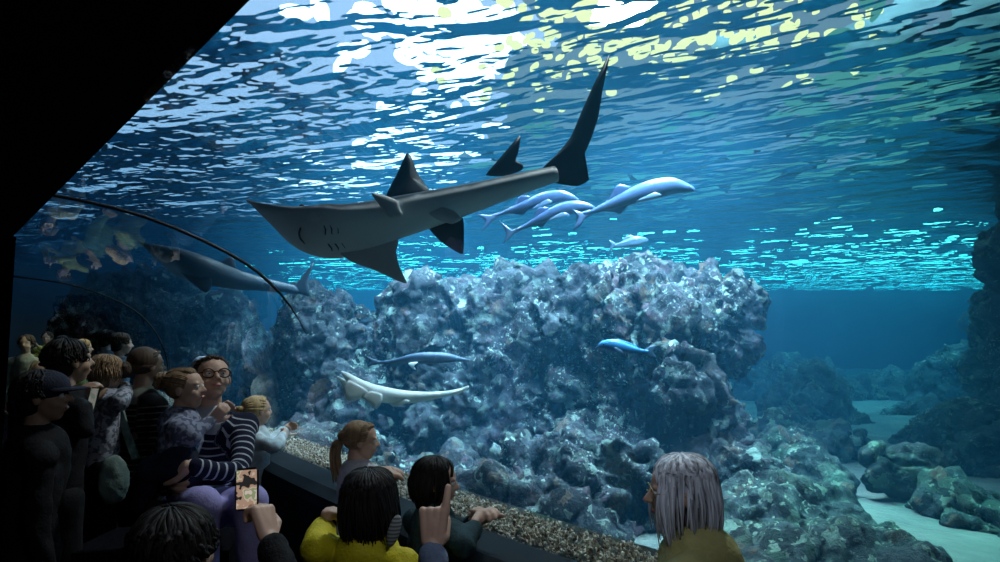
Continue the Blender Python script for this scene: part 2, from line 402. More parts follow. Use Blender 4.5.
rock('rock_face', [(340, 352, 10.2, .9, .8, .95), (420, 348, 9.9, .9, .7, .86), (495, 352, 9.5, .8, .7, .90), (380, 425, 9.6, 1.2, .8, .85), (470, 425, 9.1, .9, .8, .95), (530, 345, 9.1, .45, .6, .74),
    (300, 400, 11, .8, .8, .9)], M_reef, seed=4.1, parent=REEF)
rock('rubble_foot', [(365, 475, 8.0, .9, .8, .45), (440, 492, 7.5, 1.0, .8, .42), (520, 498, 7.0, .95, .7, .42), (590, 512, 6.7, .85, .6, .36), (560, 470, 7.5, .8, .7, .55)], M_reef, seed=7.7, voxel=.045, parent=REEF)
rock('front_slope', [(720, 535, 6.3, .7, .7, .45), (785, 522, 6.3, .80, .7, .46), (832, 555, 5.7, .78, .6, .42), (760, 580, 5.5, .95, .6, .42), (888, 588, 5.3, .55, .5, .36)], M_reef2, seed=2.9, voxel=.04, amp=.45, parent=REEF)
r = rock('boulder', [(815, 402, 14.5, .75, .8, .85), (788, 432, 13.8, .8, .8, .7), (842, 436, 13.6, .7, .7, .5)], M_reef2, seed=5.5, voxel=.07)
tag(r, 'hazy rounded boulder with a mossy crown, right of the overhanging rock', 'rock')
r = rock('boulder', [(912, 474, 7.5, .43, .40, .34), (877, 470, 7.4, .17, .22, .28), (930, 480, 7.5, .32, .36, .26)], M_reef2, seed=8.2, amp=.4, voxel=.035)
tag(r, 'smooth domed boulder with a pale back above the bright sand', 'rock')
r = rock('reef_rock', [(960, 400, 17, 1.6, 1, 1.5), (880, 415, 18.5, 1.6, 1, 1.1), (790, 400, 19, 1.4, 1, 1.1), (1040, 360, 18, 1.6, 1, 2.4), (930, 440, 15, 1.3, .9, .7)], M_reef2, seed=11.7, voxel=.09)
tag(r, 'dim far rock wall behind the two boulders, at the right side of the tank', 'rock')
r = rock('rock_spire', [(1005, 430, 12, .75, .7, 1.2), (1003, 340, 12.3, .45, .6, 1.4), (1012, 250, 12.5, .40, .5, 1.2), (1000, 470, 11.5, .7, .6, .45)], M_reef2, seed=3.3, voxel=.06)
tag(r, 'dim rock pillar rising at the right edge of the photo', 'rock')
for k, (bl, sd, lab) in enumerate([
    ([(780, 436, 11.0, .6, .6, .40), (822, 450, 10.2, .8, .6, .42), (775, 462, 9.3, .7, .5, .45)], 12.4, 'low dark rubble rocks between the overhanging reef and the hazy boulder'),
    ([(985, 462, 9.3, .8, .6, .5), (955, 440, 10.6, .9, .7, .5), (918, 446, 10.8, .55, .5, .40)], 13.8, 'low dark rocks behind the domed boulder, in front of the far rock wall'),
    ([(812, 482, 7.9, .42, .45, .34), (836, 490, 7.4, .18, .25, .20)], 15.1, 'low mossy rock at the left edge of the bright sand, below the hazy boulder')]):
    r = rock('boulder', bl, M_reef2, seed=sd, voxel=.05, amp=.7); tag(r, lab, 'rock')
r = rock('boulder', [(988, 522, 6.5, .42, .35, .26), (1030, 530, 6.2, .6, .4, .3)], M_reef2, seed=6.1, voxel=.05)
tag(r, 'low flat rock right of the bright sand, in the lower right corner', 'rock')
r = rock('reef_rock', [(235, 385, 14, 1.7, 1, 1.2), (150, 345, 17, 2.2, 1.2, 1.9), (290, 420, 12.4, 1.0, .8, .6), (215, 330, 15, .9, .8, .8)], M_reef, seed=9.4, voxel=.09)
tag(r, 'shadowy far rock wall behind the curved joint of the window', 'rock')

# pebble shelf along the foot of the acrylic, inside the tank
o = sweep('trim_3', [(-.06, SILL - .05), (-.62, SILL - .09), (-.75, SILL - .45), (-.70, -.3), (-.06, -.3)], WALK[8:], M_reef2); tag(o, 'rock shelf under the pebble strip', kind='structure')
bm = bmesh.new(); rn = random.Random(5); tmpl = [v.copy() for v in (Vector((1, 0, 0)), Vector((-1, 0, 0)), Vector((0, 1, 0)), Vector((0, -1, 0)), Vector((0, 0, 1)), Vector((0, 0, -1)))]
def pebble_material():
    m, N, L, out = nodes('mixed_pebbles'); b = N('ShaderNodeBsdfPrincipled'); L(b.outputs[0], out.inputs[0]); b.inputs['Roughness'].default_value = .8
    g = N('ShaderNodeNewGeometry'); r = ramp(N, [(0, (.17, .11, .07)), (.3, (.48, .38, .28)), (.6, (.72, .64, .52)), (1, (.88, .85, .78))]); L(g.outputs['Random Per Island'], r.inputs[0]); L(r.outputs[0], b.inputs['Base Color'])
    return m
M_peb = pebble_material()
acc = 0; W = [w for w in WALK if w.y < 14 and w.x < 3]
for i in range(len(W) - 1):
    L_ = (W[i + 1] - W[i]).length; nn = int(L_ * (1700 if W[i].y < 6 else 420))
    for k in range(nn):
        t = rn.random(); s = rn.random() ** .8
        p = W[i].lerp(W[i + 1], t) + DIR * (.075 + .40 * s) + Vector((0, 0, SILL - .055 + rn.random() * .045 - .03 * s))
        r_ = rn.uniform(.005, .015) * (1 if W[i].y < 6 else 1.6)
        q = Euler((rn.random() * 6, rn.random() * 6, rn.random() * 6)).to_matrix(); sc = Vector((rn.uniform(.8, 1.3), rn.uniform(.6, 1), rn.uniform(.5, .8))) * r_
        a = [bm.verts.new(p + q @ Vector((v.x * sc.x, v.y * sc.y, v.z * sc.z))) for v in tmpl]
        for f in ((0, 2, 4), (2, 1, 4), (1, 3, 4), (3, 0, 4), (2, 0, 5), (1, 2, 5), (3, 1, 5), (0, 3, 5)): bm.faces.new([a[j] for j in f])
o = from_bm('gravel', bm, M_peb, smooth=False); tag(o, 'strip of cream and brown pebbles along the foot of the window', 'gravel', kind='stuff')
# ------------------------------------------------------------------ lamps and added glow over the water
def panel(name, c, sx, sy, rot, mat, label):
    bm = bmesh.new(); box(bm, (-sx / 2, -sy / 2, 0), (sx / 2, sy / 2, .12)); o = from_bm(name, bm, mat, smooth=False)
    o.location = c; o.rotation_euler = (0, 0, rot); tag(o, label, kind='structure'); return o
M_sky = glow_mat('pale_blue_glow', (.50, .70, 1.0), 1.1)
M_white = glow_mat('white_glow', (.80, .92, 1.0), 3.5)
M_warm = glow_mat('warm_glow', (.90, .90, .42), 1.5)
M_lamp = glow_mat('warm_lamp', (1.0, .93, .65), 30.0)
M_cyan = glow_mat('cyan_glow', (.22, 1.0, .80), 8.0)
M_teal = glow_mat('teal_glow', (.25, .85, .75), .42)
def over(px, py, z=7.0):
    d = at(px, py, 1.0) - CAM
    return CAM + d * ((z - CAM.z) / d.z)
def glow_discs(name, spots, mat, label, seed, up=0.0):
    """bright patches seen through the ripples, drawn by added panes"""
    rn = random.Random(seed); bm = bmesh.new()
    for cx, cy, sx, sy, n, sz in spots:
        for k in range(n):
            px = cx + rn.gauss(0, sx); py = cy + rn.gauss(0, sy)
            if py > 235: continue
            c = over(px, py); 
            if c.y > 31: continue
            d = c.y / 12.0 * sz; a = rn.uniform(-.5, .5)
            w, h = rn.uniform(.10, .34) * d, rn.uniform(.2, .62) * d; z = c.z + up + rn.random() * .12; m_ = 9
            q = [Vector((c.x + math.cos(a) * u * w - math.sin(a) * v * h, c.y + math.sin(a) * u * w + math.cos(a) * v * h, z)) for u, v in ((math.cos(2 * PI * i / m_), math.sin(2 * PI * i / m_)) for i in range(m_))]
            lo = [bm.verts.new(p) for p in q]; hi = [bm.verts.new(p + Vector((0, 0, .05))) for p in q]
            bm.faces.new(lo[::-1]); bm.faces.new(hi)
            for i in range(m_): bm.faces.new((lo[i], lo[(i + 1) % m_], hi[(i + 1) % m_], hi[i]))
    o = from_bm(name, bm, mat, smooth=False); tag(o, label, kind='structure'); return o
glow_discs('glow_discs_pale', [(300, 40, 70, 40, 340, 1.6), (235, 120, 55, 40, 330, 1.6), (330, 140, 60, 40, 280, 1.5), (400, 60, 60, 50, 130, 1.2), (180, 165, 45, 25, 120, 1.4), (130, 198, 55, 14, 110, 1.2)], M_sky, 'pale blue skylight glow drawn by added discs above the water', 1, .15)  # glowing discs scattered to give the ripples a pale blue ground
glow_discs('glow_discs_white', [(410, 20, 40, 22, 40, .9), (455, 70, 25, 35, 60, .8), (415, 150, 25, 35, 50, .7), (360, 185, 35, 20, 45, .6), (480, 45, 18, 20, 30, .8)], M_white, 'white skylight glow drawn by added discs above the water', 2)  # brighter discs added where the surface shows white patches
glow_discs('glow_discs_warm', [(590, 30, 65, 26, 130, .42), (740, 22, 75, 22, 120, .38), (520, 80, 45, 20, 40, .34), (690, 60, 60, 22, 50, .34)], M_warm, 'added warm yellow glow discs above the water', 3)  # yellow discs added to spread the lamp's glints over the ripples
M_mid = glow_mat('soft_blue_glow', (.40, .66, .85), .5)
glow_discs('glow_discs_blue', [(560, 120, 60, 32, 150, 1.2), (660, 130, 60, 30, 130, 1.2), (770, 130, 70, 30, 90, 1.0), (470, 150, 50, 30, 80, 1.0), (620, 40, 120, 25, 150, 1.2)], M_mid, 'added soft blue glow discs above the water', 6, .3)  # discs added to lift the dark middle of the surface
panel('window_5', over(622, 14), .9, .9, .1, M_lamp, 'bright warm lamp above the water')
glow_discs('glow_discs_teal', [(880, 80, 50, 30, 40, .8), (850, 150, 70, 30, 45, .8), (700, 190, 80, 25, 50, 1.0), (560, 190, 60, 30, 30, .8)], M_teal, 'added dim teal glow discs above the water', 4)  # faint teal discs added for the surface patches on the right
rn = random.Random(8); bm = bmesh.new()  # glowing slots added to draw the cyan glitter near the far waterline
for k in range(1100):
    x = rn.choice([rn.gauss(-6.5, 2.2), rn.gauss(3.5, 3.6), rn.gauss(3.5, 3.6), rn.gauss(18, 3.6), rn.gauss(18, 3.6), rn.uniform(-10, 24)]); z = 4.2 + abs(rn.gauss(0, 1.1)) * (1.0 if x < 12 else 1.25); w_ = rn.uniform(.08, .45) * (3 if rn.random() < .12 else 1)
    if z < 8.2: box(bm, (x - w_, 32.2 + rn.random() * .3, z - .03), (x + w_, 32.7, z + rn.uniform(.03, .12)))
o = from_bm('glow_slots_cyan', bm, M_cyan, smooth=False); tag(o, 'added cyan glow slots above the far waterline', kind='structure')
def area(name, loc, size, power, col, target=None, sy=None, spread=110):
    l = bpy.data.lights.new(name, 'AREA'); l.spread = math.radians(spread); l.energy = power; l.color = col; l.size = size
    if sy: l.shape = 'RECTANGLE'; l.size_y = sy
    o = bpy.data.objects.new(name, l); COL.objects.link(o); o.location = loc
    if target is not None: o.rotation_euler = (Vector(target) - Vector(loc)).to_track_quat('-Z', 'Y').to_euler()
    return o
area('tank_lamp', (2.2, 8.4, 6.7), 1.6, 430, (.80, .92, 1.0), (1.6, 7.9, 0), spread=75)
area('tank_lamp', (3.0, 6.2, 6.7), 1.2, 55, (.80, .95, 1.0), (2.4, 5.9, 0), spread=60)
area('tank_lamp', (2.2, 5.4, 6.4), 1.2, 230, (.70, .88, 1.0), (1.3, 8.2, 1.2), spread=60)
area('tank_lamp', (-.6, 6.6, 6.4), 1.2, 200, (.70, .88, 1.0), (-1.0, 9.6, 1.2), spread=60)
area('tank_lamp', (-1.0, 9.6, 6.6), 2.0, 330, (.78, .92, 1.0), (-1.0, 9.4, 0), spread=75)
area('tank_lamp', (10, 17, 6.6), 4, 420, (.5, 1.0, .95), (9, 16, 0))
area('tank_lamp', (-4, 14.5, 6.6), 4, 420, (.7, .9, 1.0), (-2, 15, 0), spread=90)
area('roof_fill', (-3, 16, 8.2), 8, 2600, (.8, .9, 1.0), (-3, 16, 12), spread=170)  # added fill, lightens the roof seen between the bright patches
area('roof_fill', (9, 18, 8.2), 8, 1200, (.6, .95, .95), (9, 18, 12), spread=170)  # second added roof fill, on the right
area('walkway_fill', (-5.6, 9.2, 2.40), .8, 7.0, (.85, 1.0, .62), (-6.2, 10.2, 1.2), spread=150)  # added fill to brighten the far viewers
def spot(name, loc, target, power, col, ang, blend=.5, size=.2):
    l = bpy.data.lights.new(name, 'SPOT'); l.energy = power; l.color = col; l.spot_size = math.radians(ang); l.spot_blend = blend; l.shadow_soft_size = size
    o = bpy.data.objects.new(name, l); COL.objects.link(o); o.location = loc; o.rotation_euler = (Vector(target) - Vector(loc)).to_track_quat('-Z', 'Y').to_euler()
spot('accent_spot', (4.2, 8.0, 6.5), (3.5, 6.3, 0), 2600, (.04, 1.0, .60), 25)  # added spot, makes the turquoise pool of light on the sand
spot('accent_spot', (1.2, 5.2, 6.3), (-.5, 4.0, .8), 750, (1.0, .93, .85), 60)  # added spot, brightens the pebble strip
area('hall_fill', (.15, 1.15, 2.37), .7, 3.4, (.78, .88, 1.0), (-.2, 2.6, .9), spread=150)  # added weak fill for the visitors nearest the camera
w = bpy.data.worlds.new('world'); S.world = w; w.use_nodes = True
w.node_tree.nodes['Background'].inputs[0].default_value = (.02, .06, .10, 1); w.node_tree.nodes['Background'].inputs[1].default_value = .05
# ------------------------------------------------------------------ fish
def skin_material(name, back, belly, rough=.45, spots=0.0, spec=.4):
    """counter-shaded skin: the pigment of back and belly is a property of the body ('tone' = how far round to the belly)"""
    m, N, L, out = nodes(name); b = N('ShaderNodeBsdfPrincipled'); L(b.outputs[0], out.inputs[0])
    at_ = N('ShaderNodeAttribute', attribute_name='tone'); tc = N('ShaderNodeTexCoord'); nz = N('ShaderNodeTexNoise', i_Scale=9.0, i_Detail=4.0); L(tc.outputs['Object'], nz.inputs['Vector'])
    md = N('ShaderNodeMath', operation='MULTIPLY_ADD'); md.inputs[1].default_value = .25; md.inputs[2].default_value = -.125; L(nz.outputs[0], md.inputs[0])
    ad = N('ShaderNodeMath', operation='ADD'); L(at_.outputs['Fac'], ad.inputs[0]); L(md.outputs[0], ad.inputs[1])
    r = ramp(N, [(.44, back), (.60, belly)]); L(ad.outputs[0], r.inputs[0]); col = r.outputs[0]
    if spots:
        v = N('ShaderNodeTexVoronoi', i_Scale=16.0); L(tc.outputs['Object'], v.inputs['Vector']); rv = ramp(N, [(.1, (1, 1, 1)), (.16, (0, 0, 0))]); L(v.outputs[0], rv.inputs[0])
        mx = N('ShaderNodeMix', data_type='RGBA'); ms = N('ShaderNodeMath', operation='MULTIPLY'); ms.inputs[1].default_value = spots; L(rv.outputs[0], ms.inputs[0]); L(ms.outputs[0], mx.inputs[0]); L(col, mx.inputs[6]); mx.inputs[7].default_value = (*belly, 1); col = mx.outputs[2]
    L(col, b.inputs['Base Color']); b.inputs['Roughness'].default_value = rough; b.inputs['Specular IOR Level'].default_value = spec
    return m
class Spine:
    def __init__(self, pts, up):
        self.P = smooth_path([Vector(p) for p in pts], 8); self.up = Vector(up).normalized()
        d = [0]
        for a, b in zip(self.P, self.P[1:]): d.append(d[-1] + (b - a).length)
        self.d = d; self.len = d[-1]
    def frame(self, t):
        s = min(max(t, 0), 1) * self.len; i = 0
        while i < len(self.d) - 2 and self.d[i + 1] < s: i += 1
        k = (s - self.d[i]) / max(self.d[i + 1] - self.d[i], 1e-9); c = self.P[i].lerp(self.P[i + 1], k)
        T = (self.P[max(i - 1, 0)] - self.P[min(i + 2, len(self.P) - 1)]).normalized()     # towards the snout
        U = (self.up - T * self.up.dot(T)).normalized(); W = T.cross(U)
        return c, T, U, W
    def pt(self, t, y, z, back=0):
        c, T, U, W = self.frame(t); return c + W * y + U * z - T * back
def body_mesh(name, sp, st, mat, parent, n=28, rings=56):
    """st: (t, half width, height above, depth below)"""
    ts = [s[0] for s in st]; vs, fs, tone = [], [], []
    P3 = [smooth_path([Vector((s[0], s[1], 0)) for s in st], 6), smooth_path([Vector((s[0], s[2], s[3])) for s in st], 6)]
    for a, b in zip(P3[0], P3[1]):
        c, T, U, W = sp.frame(a.x)
        for j in range(n):
            th = 2 * PI * j / n; cy, sz = math.cos(th), math.sin(th)
            e = .85; y = math.copysign(abs(cy) ** e, cy) * max(a.y, .002); z = math.copysign(abs(sz) ** e, sz) * max(b.y if sz > 0 else b.z, .002)
            vs.append(c + W * y + U * z); tone.append(.5 - .5 * sz)
    m = len(P3[0])
    for i in range(m - 1):
        for j in range(n): a = i * n + j; b = i * n + (j + 1) % n; fs.append((a, b, b + n, a + n))
    fs.append(tuple(range(n))[::-1]); fs.append(tuple(range((m - 1) * n, m * n)))
    o = mesh(name, vs, fs, mat, parent)
    at_ = o.data.attributes.new('tone', 'FLOAT', 'POINT'); at_.data.foreach_set('value', tone)
    bm = bmesh.new(); bm.from_mesh(o.data); bmesh.ops.recalc_face_normals(bm, faces=bm.faces); bm.to_mesh(o.data); bm.free()
    return o
def fin(name, pts, mat, parent, thick=.018, tone=.3, smooth=3):
    """a fin: thick in the middle and along its root, thin at its rim"""
    P = [Vector(p) for p in pts]; Q = []
    n = len(P)
    for i in range(n):                                               # closed smooth outline
        p0, p1, p2, p3 = P[i - 1], P[i], P[(i + 1) % n], P[(i + 2) % n]
        for k in range(smooth):
            t = k / smooth; c = .5 * ((2 * p1) + (p2 - p0) * t + (2 * p0 - 5 * p1 + 4 * p2 - p3) * t * t + (3 * p1 - p0 - 3 * p2 + p3) * t ** 3)
            Q.append(p1.lerp(p2, t).lerp(c, .55))
    c = sum(Q, Vector()) / len(Q); nrm = Vector()
    for i in range(len(Q)): nrm += (Q[i] - c).cross(Q[(i + 1) % len(Q)] - c)
    nrm.normalize(); m = len(Q); vs = []
    for f, h in ((1, .12), (.72, .6), (.35, 1)):
        for s in (1, -1): vs += [c + (q - c) * f + nrm * s * thick / 2 * h for q in Q]
    vs += [c + nrm * thick / 2, c - nrm * thick / 2]; fs = []
    def R(l, s): return (l * 2 + (0 if s > 0 else 1)) * m
    for i in range(m):
        j = (i + 1) % m
        for l in (0, 1):
            fs.append((R(l, 1) + i, R(l, 1) + j, R(l + 1, 1) + j, R(l + 1, 1) + i)); fs.append((R(l, -1) + j, R(l, -1) + i, R(l + 1, -1) + i, R(l + 1, -1) + j))
        fs.append((R(2, 1) + i, R(2, 1) + j, 6 * m)); fs.append((R(2, -1) + j, R(2, -1) + i, 6 * m + 1)); fs.append((R(0, 1) + j, R(0, 1) + i, R(0, -1) + i, R(0, -1) + j))
    o = mesh(name, vs, fs, mat, parent)
    at_ = o.data.attributes.new('tone', 'FLOAT', 'POINT'); at_.data.foreach_set('value', [tone] * len(vs))
    return o
def ball(name, c, r, mat, parent, sub=2):
    bm = bmesh.new(); ico(bm, Vector(c), (r, r, r) if not isinstance(r, tuple) else r, sub=sub); return from_bm(name, bm, mat, parent)
M_eye = plain('dark_eye', (.004, .004, .005), .15, 0, 5, spec=.6)

# --- the big guitarfish overhead, banked so that its belly shows
M_ray = skin_material('grey_guitarfish_skin', (.035, .04, .05), (.68, .70, .74), .5)
M_raydark = skin_material('dark_fin_skin', (.03, .035, .05), (.05, .06, .08), .5)
sp = Spine([at(247, 200, 4.75), at(268, 213, 4.7), (at(300, 230, 4.62)), at(340, 232, 4.6), at(388, 221, 4.6), at(470, 199, 4.65), at(520, 184, 4.7), at(556, 174, 4.75)], (-.08, .62, .78))
R = empty('guitarfish', sp.pt(.5, 0, 0)); tag(R, 'huge grey guitarfish overhead with raised tail, belly towards the window', 'fish')
body_mesh('body', sp, [(0, .006, .006, .006), (.04, .035, .016, .012), (.12, .115, .035, .025), (.20, .19, .06, .045), (.30, .235, .09, .06), (.38, .20, .115, .075), (.46, .165, .125, .085), (.56, .145, .115, .08), (.70, .115, .09, .07), (.85, .085, .07, .06), (1.0, .055, .055, .05)], M_ray, R)
def PX(l, Y): return [at(p[0], p[1], p[2] if len(p) > 2 else Y) for p in l]
fin('first_dorsal_fin', PX([(386, 197), (398, 172), (406, 154), (411, 156), (418, 174), (427, 187), (431, 193, 4.78), (408, 198, 4.78)], 4.9), M_raydark, R, .03, .2)
fin('second_dorsal_fin', PX([(486, 175), (500, 158), (520, 135), (519, 150), (516, 160), (523, 165), (522, 170), (505, 176)], 4.9), M_raydark, R, .026, .2)
fin('pectoral_fin', PX([(338, 250), (352, 262), (374, 270), (398, 281), (407, 283), (400, 268), (396, 252), (398, 238), (370, 234)], 4.68), M_ray, R, .035, .8)
fin('pectoral_fin', PX([(371, 193), (384, 195), (398, 201), (400, 208), (403, 216), (390, 218), (380, 206)], 4.44), M_ray, R, .03, .95)
fin('pelvic_fin', PX([(428, 226), (440, 241), (455, 251), (463, 254), (464, 236), (463, 218), (448, 215)], 4.72), M_ray, R, .028, .35)
fin('pelvic_fin', PX([(428, 212), (438, 220), (452, 224), (462, 219), (454, 211), (442, 207)], 4.545), M_ray, R, .022, .95)
fin('tail_fin', PX([(541, 170), (556, 155), (570, 138), (581, 113), (592, 88), (608, 56), (609, 60), (603, 88), (598, 118), (590, 142), (583, 158), (587, 172), (589, 180), (578, 186), (560, 184), (549, 181)], 4.78), M_raydark, R, .05, .25)
for s in (-1, 1):
    ball('eye', sp.pt(.215, s * .15, .072), .018, M_eye, R)
for s in (-1, 1):
    bm = bmesh.new()
    for k in range(5):
        t = .30 + .018 * k; tube(bm, [sp.pt(t, s * .045, -.064), sp.pt(t + .004, s * .085, -.061), sp.pt(t + .002, s * .115, -.054)], .005, 5)
    from_bm('gill_slits', bm, M_raydark, R)
bm = bmesh.new(); tube(bm, [sp.pt(.232, -.075, -.043), sp.pt(.225, -.03, -.052), sp.pt(.224, 0, -.054), sp.pt(.225, .03, -.052), sp.pt(.232, .075, -.043)], .007, 6); from_bm('mouth', bm, M_raydark, R)

# --- a fish standing in for the big one's reflection beyond the joint
sp = Spine([at(139, 242, 8.6), at(155, 251, 8.6), at(178, 263, 8.6), at(205, 272, 8.6), at(240, 281, 8.9), at(285, 288, 9.2), at(300, 291, 9.3)], (.1, .45, .9))
R = empty('guitarfish', sp.pt(.5, 0, 0)); tag(R, 'dim dark guitarfish with a pointed snout, stand-in for a reflection beyond the curved joint', 'fish')
body_mesh('body', sp, [(0, .01, .01, .01), (.06, .07, .03, .03), (.16, .20, .08, .08), (.28, .30, .13, .11), (.40, .25, .16, .13), (.6, .16, .13, .11), (.8, .10, .08, .07), (1, .05, .05, .05)], M_raydark, R)
fin('pectoral_fin', PX([(176, 266), (188, 280), (206, 293), (212, 284), (208, 270)], 8.5), M_raydark, R, .05)
fin('first_dorsal_fin', PX([(214, 270), (226, 258), (233, 257), (236, 270), (230, 280)], 8.8), M_raydark, R, .05)
fin('tail_fin', PX([(292, 290), (304, 274), (314, 262), (308, 280), (310, 296), (300, 294)], 9.25), M_raydark, R, .05)

# --- the pale guitarfish in front of the rock
M_pale = skin_material('pale_guitarfish_skin', (.62, .64, .60), (.85, .88, .88), .5)
sp = Spine([at(342, 372, 6.3), at(349, 379, 6.2), at(360, 389, 6.1), at(378, 394, 6.1), at(405, 397, 6.15), at(435, 395.5, 6.2), at(456, 391.5, 6.25), at(467, 388, 6.3)], (.0, .65, .76))
R = empty('guitarfish', sp.pt(.4, 0, 0)); tag(R, 'cream-white guitarfish with its head to the left, swimming low in front of the rock wall', 'fish')
body_mesh('body', sp, [(0, .012, .01, .01), (.06, .05, .025, .02), (.13, .095, .04, .035), (.22, .105, .06, .05), (.34, .085, .065, .055), (.5, .07, .055, .055), (.7, .045, .035, .035), (.88, .022, .02, .02), (1, .01, .01, .01)], M_pale, R)
fin('pectoral_fin', PX([(349, 380), (343, 391), (347, 400), (353, 401), (360, 398), (368, 391)], 6.0), M_pale, R, .02, .7)
fin('pectoral_fin', PX([(350, 383), (342, 378), (337, 376), (342, 385), (346, 393), (352, 396)], 6.3), M_pale, R, .02, .7)
fin('pelvic_fin', PX([(362, 396), (370, 404), (376.5, 409), (382, 402), (382, 394), (370, 391)], 6.0), M_pale, R, .018, .8)
fin('first_dorsal_fin', PX([(352, 384), (358, 380.5), (369, 382), (372, 386.5), (366, 390), (356, 389)], 6.35), M_pale, R, .018, .5)
fin('second_dorsal_fin', PX([(388, 402), (393, 406.5), (402, 405.5), (410, 401), (400, 398)], 6.1), M_pale, R, .016, .6)
fin('tail_fin', PX([(452, 394), (460, 389.5), (468, 385.5), (469, 387.5), (463, 392), (456, 395)], 6.27), M_pale, R, .014, .5)
for s in (-1, 1): ball('eye', sp.pt(.14, s * .075, .036), .009, M_eye, R)

# --- slender blue-grey fish standing in for a faint reflection against the rock
M_blue = skin_material('blue_grey_skin', (.04, .07, .12), (.10, .15, .21), .5)
sp = Spine([at(470, 360.5, 7.3), at(455, 359, 7.25), at(438, 358, 7.2), at(415, 358.5, 7.2), at(395, 361.5, 7.25), at(376, 363, 7.3)], (0, -.2, 1))
R = empty('shark', sp.pt(.5, 0, 0)); tag(R, 'slim blue-grey shark, stand-in for a faint reflection above the cream-white guitarfish', 'fish')
body_mesh('body', sp, [(0, .008, .008, .008), (.1, .03, .025, .02), (.25, .055, .055, .045), (.45, .065, .06, .06), (.65, .045, .045, .04), (.85, .02, .02, .02), (1, .01, .012, .012)], M_blue, R)
fin('dorsal_fin', PX([(452, 357), (446, 353), (443, 352.5), (444, 356), (441, 359)], 7.2), M_blue, R, .012, .3)
fin('pectoral_fin', PX([(418, 362), (414, 366), (416, 370), (411, 367.5), (408, 363)], 7.1), M_pale, R, .012, .6)
fin('tail_fin', PX([(382, 362), (374, 359), (365, 356), (371, 362), (367, 366), (378, 364.5)], 7.3), M_blue, R, .012, .3)

# --- three silver fish with forked tails, and the smaller ones
M_silver = skin_material('silver_blue_skin', (.11, .17, .34), (.15, .22, .32), .25, spec=.7)
def silver(spts, tail, pec, size, lab, grp, Y):
    s = Spine([at(x, y, Y) for x, y in spts], (0, -.25, 1)); R = empty('silver_fish', s.pt(.4, 0, 0)); tag(R, lab, 'fish', grp)
    k = size; pts = [(0, .008, .008, .01), (.03, .035, .03, .03), (.10, .065, .055, .055), (.22, .085, .085, .085), (.38, .09, .095, .095), (.58, .07, .075, .075), (.78, .04, .045, .045), (.92, .02, .022, .022), (1, .012, .018, .018)]
    body_mesh('body', s, [(t, a * k, b * k, c * k) for t, a, b, c in pts], M_silver, R)
    fin('tail_fin', PX(tail, Y), M_silver, R, .02 * k, .5, 2)
    for f in pec: fin('pectoral_fin', PX(f, Y - .09 * k), M_silver, R, .014 * k, .6, 2)
    fin('dorsal_fin', [s.pt(.52, 0, .07 * k), s.pt(.62, 0, .15 * k), s.pt(.68, 0, .14 * k), s.pt(.74, 0, .07 * k), s.pt(.82, 0, .03 * k), s.pt(.66, 0, .02 * k)], M_silver, R, .012 * k, .2, 2)
    fin('anal_fin', [s.pt(.60, 0, -.06 * k), s.pt(.70, 0, -.12 * k), s.pt(.74, 0, -.09 * k), s.pt(.84, 0, -.03 * k), s.pt(.70, 0, -.02 * k)], M_silver, R, .012 * k, .7, 2)
    for q in (-1, 1): ball('eye', s.pt(.055, q * .045 * k, .012 * k), .010 * k, M_eye, R, 1)
    return R
G = 'silver fish in the trio below the guitarfish tail'
silver([(695, 190), (686, 188), (672, 186), (655, 189), (635, 195), (612, 204), (594, 211), (584, 214)], [(590, 210), (581, 212), (572, 209), (577, 216), (576, 223), (573, 231), (580, 226), (585, 219), (592, 214)], [[(662, 195), (650, 199), (636, 201), (646, 196), (655, 192)]], 1.0, 'foremost silver fish of the trio, on the right with its back arched', G, 6.6)
silver([(579, 201), (572, 198), (560, 196), (543, 199), (524, 206), (506, 212), (495, 216)], [(499, 212), (491, 215), (476, 214), (484, 219), (485, 224), (481, 232), (488, 226), (493, 220), (500, 217)], [[(553, 202), (541, 207), (530, 210), (540, 203), (548, 199)]], .72, 'upper left silver fish of the trio, nearest the guitarfish belly', G, 7.0)
silver([(596, 209), (588, 207), (574, 207), (558, 211), (540, 219), (526, 226), (516, 230)], [(521, 226), (512, 230), (500, 221), (505, 230), (506, 236), (503, 244), (510, 238), (515, 233), (522, 230)], [[(570, 215), (556, 219), (547, 221), (556, 215), (564, 212)]], .72, 'lower left silver fish of the trio, swimming under its neighbour', G, 6.8)
M_dark = skin_material('dark_blue_skin', (.05, .09, .14), (.10, .16, .22), .4)
sp = Spine([at(648, 240, 8), at(640, 241, 8), at(630, 243, 8), at(620, 245, 8), at(614, 246, 8)], (0, 0, 1))
R = empty('fish', sp.pt(.5, 0, 0)); tag(R, 'small dark fish below the silver trio, just above the rock top', 'fish')
body_mesh('body', sp, [(0, .01, .01, .01), (.1, .03, .035, .03), (.35, .05, .065, .06), (.7, .03, .04, .035), (1, .01, .015, .015)], M_dark, R)
fin('tail_fin', PX([(618, 245), (612, 241), (609, 240), (611, 246), (609, 251), (614, 248)], 8), M_dark, R, .012, .4, 2)
fin('dorsal_fin', PX([(638, 237.5), (630, 235), (624, 238), (622, 242), (632, 241)], 8), M_dark, R, .012, .3, 2)
M_wrasse = skin_material('bright_blue_skin', (.05, .24, .50), (.02, .09, .22), .4, spec=.4)
sp = Spine([at(598, 346, 6.4), at(604, 345, 6.4), at(614, 346, 6.4), at(628, 349, 6.4), at(640, 351, 6.4), at(648, 352, 6.4)], (0, -.2, 1))
R = empty('parrotfish', sp.pt(.5, 0, 0)); tag(R, 'bright blue fish facing left in front of the middle of the rock', 'fish')
